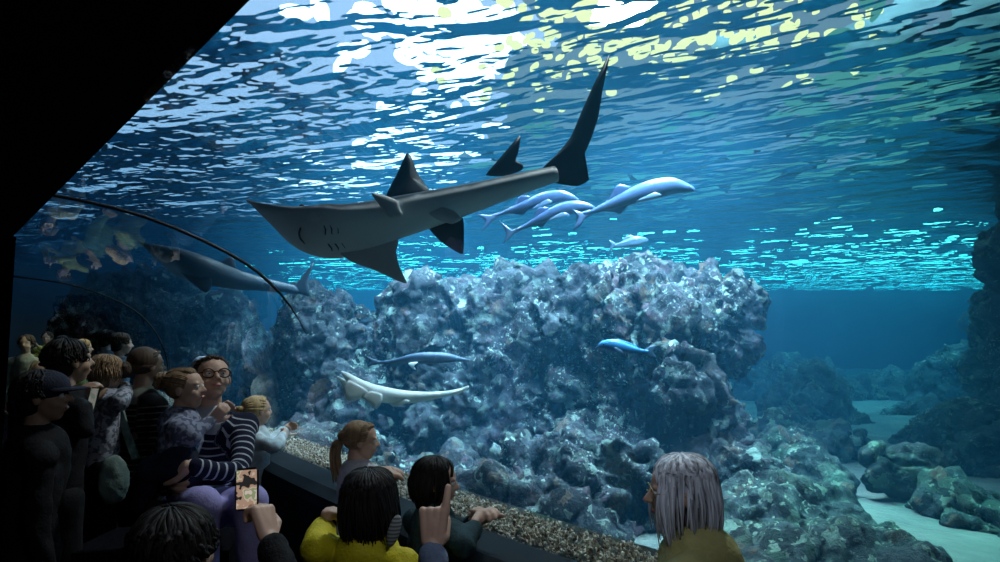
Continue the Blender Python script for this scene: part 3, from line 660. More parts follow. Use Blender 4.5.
body_mesh('body', sp, [(0, .012, .012, .012), (.08, .03, .035, .03), (.3, .05, .062, .055), (.6, .035, .045, .04), (.85, .015, .022, .022), (1, .012, .02, .02)], M_wrasse, R)
fin('tail_fin', PX([(643, 351), (650, 346), (657, 345), (653, 352), (657, 358), (649, 357)], 6.4), M_dark, R, .012, .4, 2)
fin('dorsal_fin', PX([(608, 341.5), (618, 339), (632, 343.5), (640, 348), (628, 347), (615, 345)], 6.4), M_wrasse, R, .012, .3, 2)
fin('pectoral_fin', PX([(614, 347), (621, 350), (624, 354), (617, 353)], 6.33), M_dark, R, .01, .4, 2)
ball('eye', sp.pt(.10, .034, .012), .008, M_eye, R, 1); ball('eye', sp.pt(.10, -.034, .012), .008, M_eye, R, 1)
# ------------------------------------------------------------------ people
UPV = Vector((0, 0, 1))
def cloth(name, col, rough=.85, var=.25, scale=18): return plain(name, col, rough, var, scale, bump=.35, spec=.15)
def skin(name, col):
    return plain(name, col, .5, .08, 25, spec=.3)
SK_fair = skin('fair_skin', (.58, .36, .27)); SK_tan = skin('tan_skin', (.40, .24, .16)); 
def hair_mat(name, col, var=.45, stretch=(60, 60, 4), rough=.62, spec=.18):
    m, N, L, out = nodes(name); b = N('ShaderNodeBsdfPrincipled'); L(b.outputs[0], out.inputs[0]); b.inputs['Roughness'].default_value = rough; b.inputs['Specular IOR Level'].default_value = spec
    tc = N('ShaderNodeTexCoord'); mp = N('ShaderNodeMapping'); mp.inputs['Scale'].default_value = stretch; L(tc.outputs['Object'], mp.inputs[0])
    nz = N('ShaderNodeTexNoise', i_Scale=1.0, i_Detail=4.0); L(mp.outputs[0], nz.inputs['Vector']); g = N('ShaderNodeNewGeometry')
    md = N('ShaderNodeMath', operation='MULTIPLY_ADD'); md.inputs[1].default_value = .35; L(g.outputs['Random Per Island'], md.inputs[0]); L(nz.outputs[0], md.inputs[2])
    r = ramp(N, [(.35, tuple(c * (1 - var) for c in col)), (.85, tuple(min(1, c * (1 + var)) for c in col))]); L(md.outputs[0], r.inputs[0]); L(r.outputs[0], b.inputs['Base Color'])
    bp = N('ShaderNodeBump', i_Strength=.5, i_Distance=.004); L(nz.outputs[0], bp.inputs['Height']); L(bp.outputs[0], b.inputs['Normal'])
    return m
H_black = hair_mat('black_hair', (.012, .010, .010)); H_brown = hair_mat('brown_hair', (.055, .035, .025)); H_blonde = hair_mat('blonde_hair', (.42, .29, .15)); H_fair = hair_mat('light_brown_hair', (.22, .14, .08)); H_grey = hair_mat('grey_hair', (.46, .47, .54), .9, (90, 90, 5), .42, .5)
def basis(f, up=UPV):
    f = Vector(f).normalized(); u = (Vector(up) - f * f.dot(Vector(up))).normalized(); r = f.cross(u); return r, f, u      # right, forward, up
def hand(bm, w, d, n, side, s, curl=(.5, .5, .5, .5), thumb=.5, spread=.09, k=1.0, tuck=False):
    """palm and five fingers: w wrist, d along the palm, n out of the back of the hand, side +1 when the thumb leaves towards n x d"""
    d = Vector(d).normalized(); n = Vector(n); n = (n - d * n.dot(d)).normalized(); t = n.cross(d) * side    # t: towards the thumb
    P = lambda a, b, c: w + (t * a + d * b + n * c) * s
    for a in (-.17, -.06, .06, .17):
        capsule(bm, P(a * .62, .05, 0), P(a, .50, .01), .115 * s * k, .095 * s * k, 10)
    M3 = Matrix((t, d, n)).transposed().to_euler(); ico(bm, P(0, .28, 0), (.225 * s * k, .30 * s, .115 * s * k), M3, 3)
    lens = (.40, .46, .43, .34)                                      # index, middle, ring, little
    for q in range(4):
        a = (.19, .065, -.06, -.18)[q]; p = P(a, .50 - abs(a) * .15, .01); ang = 0; dirx = (d + t * spread * (1.5 - q)).normalized(); r = (.085, .088, .084, .072)[q] * s * k
        for seg, fr in enumerate((.46, .31, .25)):
            ang += curl[q] * (1.15 if seg == 0 else 1.25 if seg == 1 else .8)
            v = dirx * math.cos(ang) - n * math.sin(ang); e = p + v * lens[q] * s * fr
            capsule(bm, p, e, r * (1 - .08 * seg), r * (.93 - .10 * seg), 10); p = e
    b = P(.16, .12, -.03); v = ((t * .05 + d * .8 - n * .45) if tuck else (t * .75 + d * .62 - n * .25)).normalized(); m1 = b + v * .26 * s
    v2 = (v * (1 - thumb) + (d * .75 - t * .35 - n * .55).normalized() * thumb).normalized(); m2 = m1 + v2 * .18 * s; m3 = m2 + (v2 * .8 + d * .2 - n * .2 * thumb).normalized() * .13 * s
    capsule(bm, b, m1, .12 * s * k, .095 * s * k, 10); capsule(bm, m1, m2, .095 * s * k, .085 * s * k, 10); capsule(bm, m2, m3, .085 * s * k, .06 * s * k, 10)
def head(bm, c, r, f, u, hh, child=False):
    P = lambda a, b, z: c + (r * a + f * b + u * z) * hh
    q = Matrix((r, f, u)).transposed().to_euler()
    def E(a, b, z, ra, rb, rc, sub=3): ico(bm, P(a, b, z), (ra * hh, rb * hh, rc * hh), q, sub)
    E(0, -.05, .12, .365, .455, .385); E(0, .10, -.12, .285, .31, .36); E(0, .17, -.36, .155, .17, .13); E(0, .10, -.30, .215, .22, .17)
    for s in (-1, 1):
        E(s * .17, .21, -.13, .13, .15, .13); E(s * .375, -.03, -.04, .035, .085, .125, 2); E(s * .13, .335, .10, .12, .07, .05, 2)
    capsule(bm, P(0, .375, .06), P(0, .465 if child else .49, -.09), .035 * hh, .055 * hh, 10)
    for s in (-1, 1): E(s * .055, .42, -.105, .04, .05, .035, 2)
    E(0, .375, -.225, .115, .05, .026, 2); E(0, .37, -.275, .095, .05, .030, 2)
def eyes(parent, c, r, f, u, hh):
    P = lambda a, b, z: c + (r * a + f * b + u * z) * hh
    for s in (-1, 1):
        o = ball('eye', P(s * .145, .335, .02), .062 * hh, M_eyewhite, parent); ball('iris', P(s * .145, .335, .02) + f * .038 * hh, .030 * hh, M_eye, o, 1)
        o.children[0].matrix_parent_inverse = Matrix()
M_eyewhite = plain('eye_white', (.7, .7, .7), .2, .02, 5)
M_lip = plain('lip', (.45, .17, .15), .45, .1, 20)
def skull(c, r, f, u, hh, a, p, grow=1.0):
    d = Vector((math.sin(p) * math.sin(a) * .405, math.sin(p) * math.cos(a) * .48, math.cos(p) * .42)) * grow
    return c + (r * d.x + f * (d.y - .07) + u * (d.z + .13)) * hh
def hair(parent, mat, c, r, f, u, hh, style, seed=1, length=.9, tie=(0, -.52, .10), tail=None, face=.95, cover=True, fall=.04):
    rn = random.Random(seed); bm = bmesh.new(); P = lambda a, b, z: c + (r * a + f * b + u * z) * hh
    q = Matrix((r, f, u)).transposed().to_euler()
    if cover: ico(bm, P(0, -.105, .145), (.40 * hh, .43 * hh, .405 * hh), q, 3)
    T = P(*tie)
    def strand(pts, r0, r1=.3):
        pts = smooth_path(pts, 3); n = len(pts) - 1
        tube(bm, pts, lambda t: hh * r0 * (1 - (1 - r1) * t ** 1.5) * (.12 + .88 * min(1, t * 4)), 6)
    if style in ('bun', 'ponytail', 'tied'):
        for k in range(130):
            a = rn.uniform(-PI, PI); p0 = 1.0 + rn.uniform(-.12, .02) + .75 * min(1, max(0, (abs(a) - face * .75) / .35))
            s0 = skull(c, r, f, u, hh, a, p0, .90); mid = []
            for t in (.3, .6, .85):
                m_ = s0.lerp(T, t); v = m_ - P(0, -.07, .13); L_ = v.length; dv = v.normalized()
                rad = 1 / math.sqrt((dv.dot(r) / .405) ** 2 + (dv.dot(f) / .48) ** 2 + (dv.dot(u) / .42) ** 2) * hh
                mid.append(P(0, -.07, .13) + dv * (rad * rn.uniform(.94, .97) if t < .5 else max(rad * rn.uniform(.97, 1.02), L_ * .8)))
            strand([s0] + mid + [T], rn.uniform(.03, .048), .7)
        if style == 'bun':
            for k in range(16):
                a0 = rn.uniform(0, 6.28); tx = rn.uniform(-.6, .6); o = T + (-f * .10 + u * .02) * hh
                pts = []
                for j in range(7):
                    a = a0 + j * .7; pts.append(o + (r * math.cos(a) * .17 + u * (math.sin(a) * .17) + f * (math.sin(a * 1.3 + k) * .07 + tx * .08)) * hh)
                strand(pts, .07, .7)
        elif style == 'ponytail':
            tail_ = tail or [(0, -.70, .02), (0, -.76, -.25), (0, -.72, -.62)]
            for k in range(18):
                j = Vector((rn.gauss(0, .05), rn.gauss(0, .05), 0)); e = Vector((rn.gauss(0, .055), rn.gauss(0, .055), rn.uniform(-.12, .08)))
                pts = [T] + [P(x + j.x + e.x * (i / 2), y + j.y + e.y * (i / 2), z + e.z * i) for i, (x, y, z) in enumerate(tail_)]
                strand(pts, rn.uniform(.05, .075), .25)
            ico(bm, T, (.09 * hh,) * 3, q, 2)
    else:                                                            # loose, falling from the crown
        short = style == 'short'
        if not short: ico(bm, P(0, -.17, -.12 - length * .16), (.35 * hh, .31 * hh, (.30 + length * .26) * hh), q, 3)
        if short: ico(bm, P(0, -.20, -.10), (.33 * hh, .28 * hh, .30 * hh), q, 3)
        for k in range(240 if not short else 150):
            a = rn.uniform(face, 2 * PI - face); a = a if a < PI else a - 2 * PI; p0 = rn.uniform(.03, .9 if short else .5); pts = []; pe = rn.uniform(1.35, 1.75)
            for j in range(5): pts.append(skull(c, r, f, u, hh, a + rn.uniform(-.04, .04), p0 + (pe - p0) * j / 4, rn.uniform(.98, 1.05) + (.02 if style == 'bob' else 0)))
            e = pts[-1]; out = (e - P(0, -.07, .13)); out = (out - u * out.dot(u)).normalized(); Ln = length * hh * (rn.uniform(.72, 1.05) if rn.random() < .8 else rn.uniform(1.0, 1.15)); sway = rn.gauss(0, .05)
            for j in range(1, 4):
                t = j / 3; pts.append(e - u * Ln * t * .62 + out * hh * (.06 * math.sin(t * 2.6) - (.11 if not short else .2) * t * t) + (r * sway + f * sway * .6) * hh * t + f * hh * fall * t * max(0, math.cos(a) + .35))
            strand(pts, rn.uniform(.032, .055), .12)
        if face > .5:
            for k in range(26):                                      # hairline
                a = rn.uniform(-face, face); strand([skull(c, r, f, u, hh, a * .4, .1), skull(c, r, f, u, hh, a * .8 + .15 * math.copysign(1, a), .60, 1.0), skull(c, r, f, u, hh, a + .25 * math.copysign(1, a), 1.0, .99), skull(c, r, f, u, hh, a + math.copysign(.55, a), 1.45, 1.0)], .036, .4)
    return from_bm('hair', bm, mat, parent)
def stripes_mat(name, dark, light, freq=1.0, width=.30):
    m, N, L, out = nodes(name); b = N('ShaderNodeBsdfPrincipled'); L(b.outputs[0], out.inputs[0]); b.inputs['Roughness'].default_value = .85; b.inputs['Specular IOR Level'].default_value = .1
    a = N('ShaderNodeAttribute', attribute_name='along'); fr = N('ShaderNodeMath', operation='FRACT'); mu = N('ShaderNodeMath', operation='MULTIPLY'); mu.inputs[1].default_value = freq
    L(a.outputs['Fac'], mu.inputs[0]); L(mu.outputs[0], fr.inputs[0]); r = ramp(N, [(0, light), (width, dark)], 'CONSTANT'); L(fr.outputs[0], r.inputs[0]); L(r.outputs[0], b.inputs['Base Color'])
    return m
def along(o, bones):
    """distance along the nearest limb, for knitted stripes that run round each sleeve"""
    p = coords(o.data); best = np.full(len(p), 9.0); val = np.zeros(len(p))
    for a, b, off in bones:
        a = np.array(a); b = np.array(b); d = b - a; L_ = np.linalg.norm(d); t = np.clip((p - a) @ d / L_ ** 2, 0, 1); q = np.linalg.norm(p - (a + t[:, None] * d), axis=1)
        k = q < best; best[k] = q[k]; val[k] = (t * L_ + off)[k]
    at_ = o.data.attributes.new('along', 'FLOAT', 'POINT'); at_.data.foreach_set('value', val)
def crumple(me, amp, sc, seed):
    p = coords(me); n = normals(me); setco(me, p + n * (amp * fbm(p * sc + seed, 3))[:, None])
def person(label, hc, face, look, hh, sk, top, bottom, hairspec=None, hips=None, arms={}, group=None, child=False, legs='stand', vox=None, topname='jumper', fat=1.0, headup=UPV, collar=None, detail=True, sleeve=1.0, shoes=True, lean=0.0, seed=1):
    """hc: centre of the head; face: way the chest faces; look: way the face looks; arms: side -> (elbow, wrist, hand keywords)"""
    hc = Vector(hc); r, f, u = basis(Vector((face[0], face[1], 0))); hr, hf, hu = basis(look, headup); rn = random.Random(seed)
    sc = hc - UPV * hh * (.98 if not child else .84) - f * hh * (.12 + lean); tl = (2.15 if not child else 2.0) * hh; sw = (.74 if not child else .66) * hh * (1 + (fat - 1) * .5)
    hip = Vector(hips) if hips is not None else Vector((sc.x, sc.y, 0)) - f * hh * lean * 1.2 + UPV * (sc.z - tl)
    body = bmesh.new(); cl = bmesh.new(); tr = bmesh.new(); shs = []; e = .075 * hh
    head(body, hc, hr, hf, hu, hh, child)
    capsule(body, hc - hu * .30 * hh - hf * .10 * hh, sc + UPV * .12 * hh, .215 * hh, .26 * hh)
    S_ = {s: sc + r * sw * s for s in (1, -1)}; Hh = {s: hip + r * .34 * hh * s for s in (1, -1)}
    def torso(bm, g):
        capsule(bm, S_[1] - UPV * .10 * hh, S_[-1] - UPV * .10 * hh, .24 * hh * fat + g, .24 * hh * fat + g)
        capsule(bm, sc - UPV * .05 * hh + f * .04 * hh, sc.lerp(hip, .45) + f * .05 * hh, .44 * hh * fat + g, .41 * hh * fat + g, 18)
        for s in (1, -1): capsule(bm, sc.lerp(hip, .25) + r * s * .26 * hh, hip + r * s * .22 * hh, .36 * hh * fat + g, .36 * hh * fat + g, 16)
        capsule(bm, sc + UPV * .18 * hh, sc - UPV * .1 * hh, .24 * hh + g * .7, .42 * hh + g, 16)
    torso(body, 0); torso(cl, e)
    bones = [(sc, hip, 0)]
    for s in (1, -1):
        a = arms.get(s); ul, fl = (1.35 * hh, 1.15 * hh) if not child else (1.1 * hh, .95 * hh)
        if a is None:
            el = S_[s] - UPV * ul + r * s * .12 * hh; wr = el - UPV * fl * .95 + f * .25 * hh; hk = {}
        else: el, wr, hk = Vector(a[0]), Vector(a[1]), (a[2] if len(a) > 2 else {})
        for bm, g in ((body, 0), (cl, e)):
            capsule(bm, S_[s] - UPV * .06 * hh, el, .20 * hh * (1 + .3 * (fat - 1)) + g, .155 * hh + g, 14)
            we = wr if bm is body else el.lerp(wr, .93 * sleeve)
            capsule(bm, el, we, .155 * hh + g, (.105 if bm is body else .125) * hh + g * .8, 14)
        bones += [(S_[s], el, .4 * hh), (el, wr, .4 * hh + (el - S_[s]).length)]
        d = hk.get('d', (wr - el).normalized()); n = hk.get('n', r * s + f * .2)
        hand(body, wr, d, n, hk.get('side', -s), hk.get('s', .78 * hh), hk.get('curl', (.35, .4, .45, .5)), hk.get('thumb', .4), hk.get('spread', .09), hk.get('k', 1.0), hk.get('tuck', False))
    if legs == 'stand':
        for s in (1, -1):
            foot = Vector((Hh[s].x, Hh[s].y, .045 * hh * 4)) + f * .05 * hh; kn = Hh[s].lerp(foot, .5) + f * .10 * hh; toe = Vector((foot.x, foot.y, .16 * hh)) + f * .62 * hh
            for bm, g in ((body, 0), (tr, e * .8)):
                capsule(bm, Hh[s], kn, .37 * hh + g, .235 * hh + g, 14); capsule(bm, kn, foot, .235 * hh + g, .15 * hh + g * 1.5, 14)
            sh = bmesh.new(); shs.append(sh); capsule(sh, Vector((foot.x, foot.y, .17 * hh)) - f * .12 * hh, toe, .17 * hh, .14 * hh, 12)
            capsule(body, Vector((foot.x, foot.y, .17 * hh)), toe, .12 * hh, .10 * hh, 10)
    else:
        for s in (1, -1):
            kn, ft = legs[s]; kn = Vector(kn); ft = Vector(ft)
            for bm, g in ((body, 0), (tr, e * .8)):
                capsule(bm, Hh[s], kn, .40 * hh + g, .29 * hh + g, 16); capsule(bm, kn, ft, .26 * hh + g, .16 * hh + g, 14)
            d = (f if ft.z > .15 or True else f); toe = ft + f * .55 * hh - UPV * .02
            sh = bmesh.new(); shs.append(sh); capsule(sh, ft, toe, .17 * hh, .14 * hh, 12); capsule(body, ft, toe, .12 * hh, .1 * hh, 10)
    capsule(tr, Hh[1] + UPV * .1 * hh, Hh[-1] + UPV * .1 * hh, .40 * hh * fat + e * .4, .40 * hh * fat + e * .4, 16); capsule(body, Hh[1], Hh[-1], .36 * hh * fat, .36 * hh * fat, 14)
    R = empty('person', (hip.x, hip.y, 0)); tag(R, label, 'person', group)
    v = vox or hh * .034
    o = link('body', remesh(body, v, 2), sk, R)
    me = remesh(cl, hh * .05, 3); crumple(me, .10 * hh, 5.5 / hh * .23, seed * 3.1); crumple(me, .035 * hh, 16 / hh * .23, seed * 1.7); top_o = link(topname, me, top, R); along(top_o, bones)
    me = remesh(tr, hh * .06, 3); crumple(me, .06 * hh, 6 / hh * .23, seed * 2.3); link('trousers', me, bottom, R)
    for sh in shs: link('shoe', remesh(sh, hh * .06, 2), M_shoe, R)
    if detail: 
        eyes(R, hc, hr, hf, hu, hh)
        bm = bmesh.new(); ico(bm, hc + (hf * .405 - hu * .245) * hh, (.105 * hh, .03 * hh, .035 * hh), Matrix((hr, hf, hu)).transposed().to_euler(), 2); from_bm('lips', bm, M_lip, R)
    if hairspec:
        hm, st, kw = hairspec; hair(R, hm, hc, hr, hf, hu, hh, st, seed=seed, **kw)
    if collar:
        bm = bmesh.new(); n = 20; c0 = sc + UPV * .20 * hh
        tube(bm, [c0 + (r * math.cos(t) * .30 + f * (math.sin(t) * .30 + .03) + u * (-.10 * math.sin(t))) * hh for t in np.linspace(PI / 2 + .25, PI / 2 + 2 * PI - .25, n)], .075 * hh, 8); from_bm('collar', bm, collar, R)
    return R, dict(sc=sc, hip=hip, r=r, f=f, hr=hr, hf=hf, hu=hu, S=S_)
M_shoe = plain('dark_shoe', (.012, .012, .014), .8, .2, 10, spec=.1)
def glasses(parent, hc, r, f, u, hh, mat, rim=.012):
    P = lambda a, b, z: hc + (r * a + f * b + u * z) * hh
    bm = bmesh.new()
    for s in (-1, 1):
        tube(bm, [P(s * .165 + .125 * math.cos(t), .43 - .03 * abs(math.cos(t)) , .02 + .10 * math.sin(t)) for t in np.linspace(0, 2 * PI, 21)], rim * hh * 1.6, 6)
        tube(bm, [P(s * .29, .41, .05), P(s * .37, .25, .05), P(s * .40, .0, .03), P(s * .41, -.1, -.03)], rim * hh * 1.3, 6)
    tube(bm, [P(-.045, .45, .04), P(0, .475, .05), P(.045, .45, .04)], rim * hh * 1.4, 6)
    return from_bm('glasses', bm, mat, parent)
LEFT = -DIR
C_black = cloth('black_cloth', (.008, .008, .010)); C_navy = cloth('navy_cloth', (.015, .018, .035)); C_denim = cloth('dark_denim', (.03, .035, .055))
C_lav = cloth('lavender_trousers', (.34, .30, .58), .8, .12); C_plum = cloth('plum_trousers', (.12, .05, .08)); C_white = cloth('pale_blue_jacket', (.50, .58, .62)); C_grey = cloth('light_grey_shirt', (.52, .50, .55), .85, .08)
C_yellow = cloth('yellow_jacket', (.52, .42, .015), .6, .12); C_teal = cloth('dark_teal_jacket', (.025, .05, .06)); C_olive = cloth('olive_jacket', (.42, .37, .15), .7, .15)
C_stripe = stripes_mat('navy_white_stripes', (.012, .014, .035), (.42, .44, .50), 1 / .042, .22); C_stripe2 = stripes_mat('black_pale_stripes', (.010, .010, .013), (.20, .20, .17), 1 / .036, .2)
def speckle(name, a, b, sc=38):
    m, N, L, out = nodes(name); p = N('ShaderNodeBsdfPrincipled'); L(p.outputs[0], out.inputs[0]); p.inputs['Roughness'].default_value = .9; tc = N('ShaderNodeTexCoord'); v = N('ShaderNodeTexNoise', i_Scale=sc, i_Detail=1.0); L(tc.outputs['Object'], v.inputs['Vector'])
    r = ramp(N, [(.47, a), (.53, b)]); L(v.outputs[0], r.inputs[0]); L(r.outputs[0], p.inputs['Base Color']); return m
C_toddler = speckle('mottled_grey_blue_jacket', (.09, .10, .16), (.26, .28, .38)); C_print = speckle('mottled_grey_print', (.10, .11, .14), (.34, .34, .40))
def to(a, b): return (Vector(b) - Vector(a))

# grey-haired woman kneeling by the glass, looking left along the tank
hc = at(679, 492, 2.16); fc = Vector((-.86, .50, 0)); hip = Vector((hc.x + .20, hc.y - .22, .52))
R_, g_ = person('grey-haired woman with glasses and an olive jacket kneeling by the window, lower right', hc, fc, (-.985, .10, -.06), .205, SK_fair, C_olive, C_denim, (H_grey, 'bob', dict(length=1.30, face=.68, fall=.10)),
    hips=hip, legs={1: ((hc.x - .05, hc.y + .0 - .32, .07), (hc.x + .38, hc.y - .48, .06)), -1: ((hc.x - .12, hc.y - .05, .07), (hc.x + .32, hc.y - .28, .06))}, vox=.006, topname='jacket', collar=C_olive, seed=4, lean=.22, fat=1.25,
    arms={1: (at(668, 600, 1.95), at(640, 640, 2.05), {}), -1: (at(640, 590, 2.3), at(612, 600, 2.3), {})})
M_gold = plain('thin_gold_frame', (.45, .34, .20), .4, .05, 5, metal=.6)
glasses(R_, hc, g_['hr'], g_['hf'], g_['hu'], .205, M_gold, .006)

# ponytail girl reaching over the sill
hc = at(361, 441, 3.38); fc = Vector((.93, .36, 0))
sh = at(354, 474, 3.38)
R_, g_ = person('girl with a long ponytail and light grey top reaching her hands over the sill', hc, fc, (.96, .22, -.04), .182, SK_fair, C_grey, C_navy, (H_fair, 'ponytail', dict(tie=(0, -.50, .02), tail=[(0, -.62, -.08), (.02, -.66, -.42), (.03, -.58, -.85)])), child=True, vox=.0055, seed=6,
    arms={1: (at(359, 488, 3.20), at(374, 476, 3.28), dict(d=(.9, .35, .15), n=(.1, -.3, .95), curl=(.25, .35, .5, .6), s=.155)), -1: (at(366, 479, 3.5), at(375, 471, 3.50), dict(d=(.95, .1, .1), n=(-.1, .2, .95), curl=(.2, .3, .4, .5), s=.155))})

# dark-haired child with arms on the sill
hc = at(437, 482, 2.76); fc = Vector((.75, .66, 0))
R_, g_ = person('dark-haired child in a dark teal jacket leaning on the sill, behind the raised finger', hc, fc, (.99, .06, -.08), .178, SK_fair, C_teal, C_black, (H_black, 'long', dict(length=.85, face=.92)), child=True, vox=.006, topname='jacket', seed=9,
    arms={1: (at(462, 545, 2.55), at(474, 527, 2.72), dict(s=.15)), -1: (at(468, 530, 2.95), at(478, 519, 2.86), dict(s=.15))})

# girl in the yellow jacket, seen from behind
hc = at(371, 501, 2.36); fc = Vector((.35, .93, 0))
R_, g_ = person('girl with long dark hair seen from behind in a bright yellow jacket', hc, fc, (.30, .95, .10), .205, SK_fair, C_yellow, C_black, (H_black, 'long', dict(length=1.1, face=.55)), child=True, vox=.006, topname='jacket', seed=12, fat=1.0,
    sleeve=1.18, arms={-1: (at(314, 548, 2.30), at(323, 531, 2.42), dict(d=(.25, .1, .9), n=(-.8, -.4, .1), s=.13, curl=(.9, 1, 1, 1))), 1: (at(404, 590, 2.34), at(408, 605, 2.46), dict(s=.15))})
C_lining = stripes_mat('grey_striped_lining', (.16, .17, .18), (.42, .43, .42), 1 / .012, .5)
sc = g_['sc']; bm = bmesh.new(); c0 = at(394, 531, 2.26)
ico(bm, c0, (.020, .014, .055), Euler((.2, .25, .2)), 3); o = from_bm('hood_lining', bm, C_lining, R_); tag(o, 'grey striped hood lining'); along(o, [(c0 - UPV * .1, c0 + UPV * .1, 0)])

# crouching woman in the striped top, toddler in her arm
SEAT = .60
hc = at(212, 379, 3.62); fc = Vector((.42, -.90, 0)); hip = Vector((at(196, 500, 3.72).x, 3.74, SEAT + .13))
kn1 = at(250, 502, 3.10); kn2 = at(203, 505, 3.08)
R_, g_ = person('smiling woman in glasses and a navy striped top sitting with a toddler on her lap', hc, fc, (.55, -.78, .30), .235, SK_fair, C_stripe, C_lav, (H_brown, 'bun', dict(tie=(0, -.50, .05), face=1.0)), hips=hip, vox=.0058, seed=15,
    legs={1: (kn2, (kn2.x - .02, kn2.y + .12, .22)), -1: (kn1, (kn1.x + .02, kn1.y + .1, .22))},
    arms={-1: (at(237, 473, 3.42), at(190, 466, 3.24), dict(d=(-.95, -.15, .12), n=(0, -.9, .4), s=.18, curl=(.35, .4, .5, .55), side=1)), 1: (at(158, 470, 3.62), at(170, 478, 3.36), dict(s=.17))})
glasses(R_, hc, g_['hr'], g_['hf'], g_['hu'], .235, plain('black_frame', (.01, .01, .012), .4, .05, 5, spec=.1), .0085)
hc = at(186, 389, 3.40); fc = Vector((.80, .45, 0))
R_, g_ = person('toddler in a mottled grey-blue jacket kissing the striped woman on the cheek', hc, fc, (.93, .02, .12), .195, SK_fair, C_toddler, C_navy, (H_fair, 'bun', dict(tie=(0, -.46, .26), face=.95)), child=True, hips=at(176, 462, 3.34), vox=.0055, topname='jacket', seed=18, fat=1.1,
    legs={1: (at(152, 470, 3.25), at(138, 505, 3.3)), -1: (at(190, 482, 3.62), at(196, 500, 3.7))},
    arms={1: (at(192, 437, 3.26), at(212, 420, 3.36), dict(d=(.6, .3, .7), s=.12)), -1: (at(200, 420, 3.62), at(216, 412, 3.64), dict(s=.12))})
o = prism('floor_step', [(at(110, 500, 3.9).x, 3.5), (at(255, 500, 3.9).x, 3.55), (at(255, 500, 3.9).x - .1, 4.0), (at(110, 500, 3.9).x, 4.0)], 0, SEAT - .02, M_carpet); tag(o, 'dark carpeted step', kind='structure')

# small blonde girl at the glass behind the striped woman
hc = at(258, 411, 4.95); fc = Vector((.80, .60, 0))
R_, g_ = person('small blonde girl in a pale jacket and plum trousers touching the window', hc, fc, (.75, .66, .05), .205, SK_fair, C_white, C_plum, (H_blonde, 'ponytail', dict(tie=(0, -.48, .16), tail=[(0, -.60, .18), (0, -.68, .0), (0, -.64, -.25)])), child=True, vox=.007, topname='jacket', seed=21,
    arms={1: (at(273, 447, 4.75), at(283, 436, 4.98), dict(s=.14)), -1: (at(272, 440, 5.2), at(283, 432, 5.3), dict(s=.14))})

# woman with a bun and a backpack, seen from behind; child beside her
hc = at(147, 366, 4.35); fc = Vector((.55, .83, 0))
R_, g_ = person('woman seen from behind with dark hair in a bun, striped top and pale strap', hc, fc, (.6, .8, .05), .225, SK_tan, C_stripe2, C_black, (H_brown, 'bun', dict(tie=(0, -.50, -.08), face=1.0)), vox=.008, seed=24)
C_strap = cloth('grey_green_webbing', (.20, .27, .24)); sc = g_['sc']; r, f = g_['r'], g_['f']
def strap(pts, w, th, mat, parent, name='strap'):
    pts = smooth_path([Vector(p) for p in pts], 4); bm = bmesh.new(); prev = None
    for i, p in enumerate(pts):
        t = (pts[min(i + 1, len(pts) - 1)] - pts[max(i - 1, 0)]).normalized(); n = (p - (sc + (p - sc).dot(UPV) * UPV)); n = (n - t * n.dot(t)).normalized(); x = t.cross(n)
        ring = [bm.verts.new(p + x * a * w + n * b * th) for a, b in ((-.5, -.5), (.5, -.5), (.5, .5), (-.5, .5))]
        if prev:
            for j in range(4): bm.faces.new((prev[j], prev[(j + 1) % 4], ring[(j + 1) % 4], ring[j]))
        else: bm.faces.new(ring[::-1])
        prev = ring
    bm.faces.new(prev); return from_bm(name, bm, mat, parent, smooth=False)
h = .225
BAG = empty('shoulder_bag', sc + r * .75 * h - f * .62 * h - UPV * 2.6 * h); tag(BAG, 'slouchy grey-green bag and strap on the woman with the bun', 'bag')
strap([sc + r * -.30 * h + f * .3 * h + UPV * .20 * h, sc + r * -.25 * h - f * .05 * h + UPV * .30 * h, sc + r * -.05 * h - f * .50 * h - UPV * .0 * h, sc + r * .25 * h - f * .58 * h - UPV * .5 * h, sc + r * .55 * h - f * .55 * h - UPV * 1.0 * h, sc + r * .70 * h - f * .45 * h - UPV * 1.4 * h], .045, .012, C_strap, BAG, 'strap')
bm = bmesh.new(); ico(bm, sc + r * .80 * h - f * 1.05 * h - UPV * 1.85 * h, (.085, .06, .14), Euler((0, 0, .6)), 3); me = remesh(bm, .012, 2); crumple(me, .02, 14, 3); link('bag_body', me, C_strap, BAG)
hc = at(108, 373, 4.2); fc = Vector((.6, .8, 0))
R_, g_ = person('child with light brown hair and mottled grey top, left of the woman with bun', hc, fc, (.75, .62, -.1), .20, SK_fair, C_print, C_black, (H_fair, 'long', dict(length=.55, face=.9)), child=True, vox=.008, seed=27, arms={1: (at(121, 402, 4.05), at(127, 390, 4.3), dict(s=.14))})

# man in the dark cap
hc = at(44, 397, 3.15); fc = Vector((.75, .66, 0)); lk = Vector((.93, .30, .06)).normalized()
R_, g_ = person('man in a dark peaked cap and black jacket at the left edge, in profile', hc, fc, lk, .225, SK_tan, C_black, C_black, (H_black, 'short', dict(length=.15, face=1.2)), vox=.007, topname='jacket', seed=30, fat=1.15)
C_cap = cloth('dark_cap', (.018, .020, .035)); hr, hf, hu = g_['hr'], g_['hf'], g_['hu']; hh = .225
cap = bmesh.new(); P = lambda a, b, z: hc + (hr * a + hf * b + hu * z) * hh
q = Matrix((hr, hf, hu)).transposed().to_euler(); ico(cap, P(0, -.05, .20), (.43 * hh, .52 * hh, .36 * hh), q, 3)
o = from_bm('cap', cap, C_cap, R_); bm = bmesh.new(); n = 13; A = []; B = []
for k in range(n):
    t = -1.15 + 2.3 * k / (n - 1); A.append(P(.40 * math.sin(t), .46 * math.cos(t), .17)); B.append(P(.44 * math.sin(t), .46 * math.cos(t) + .36 * math.cos(t * 1.2), .10 + .03 * math.cos(t)))
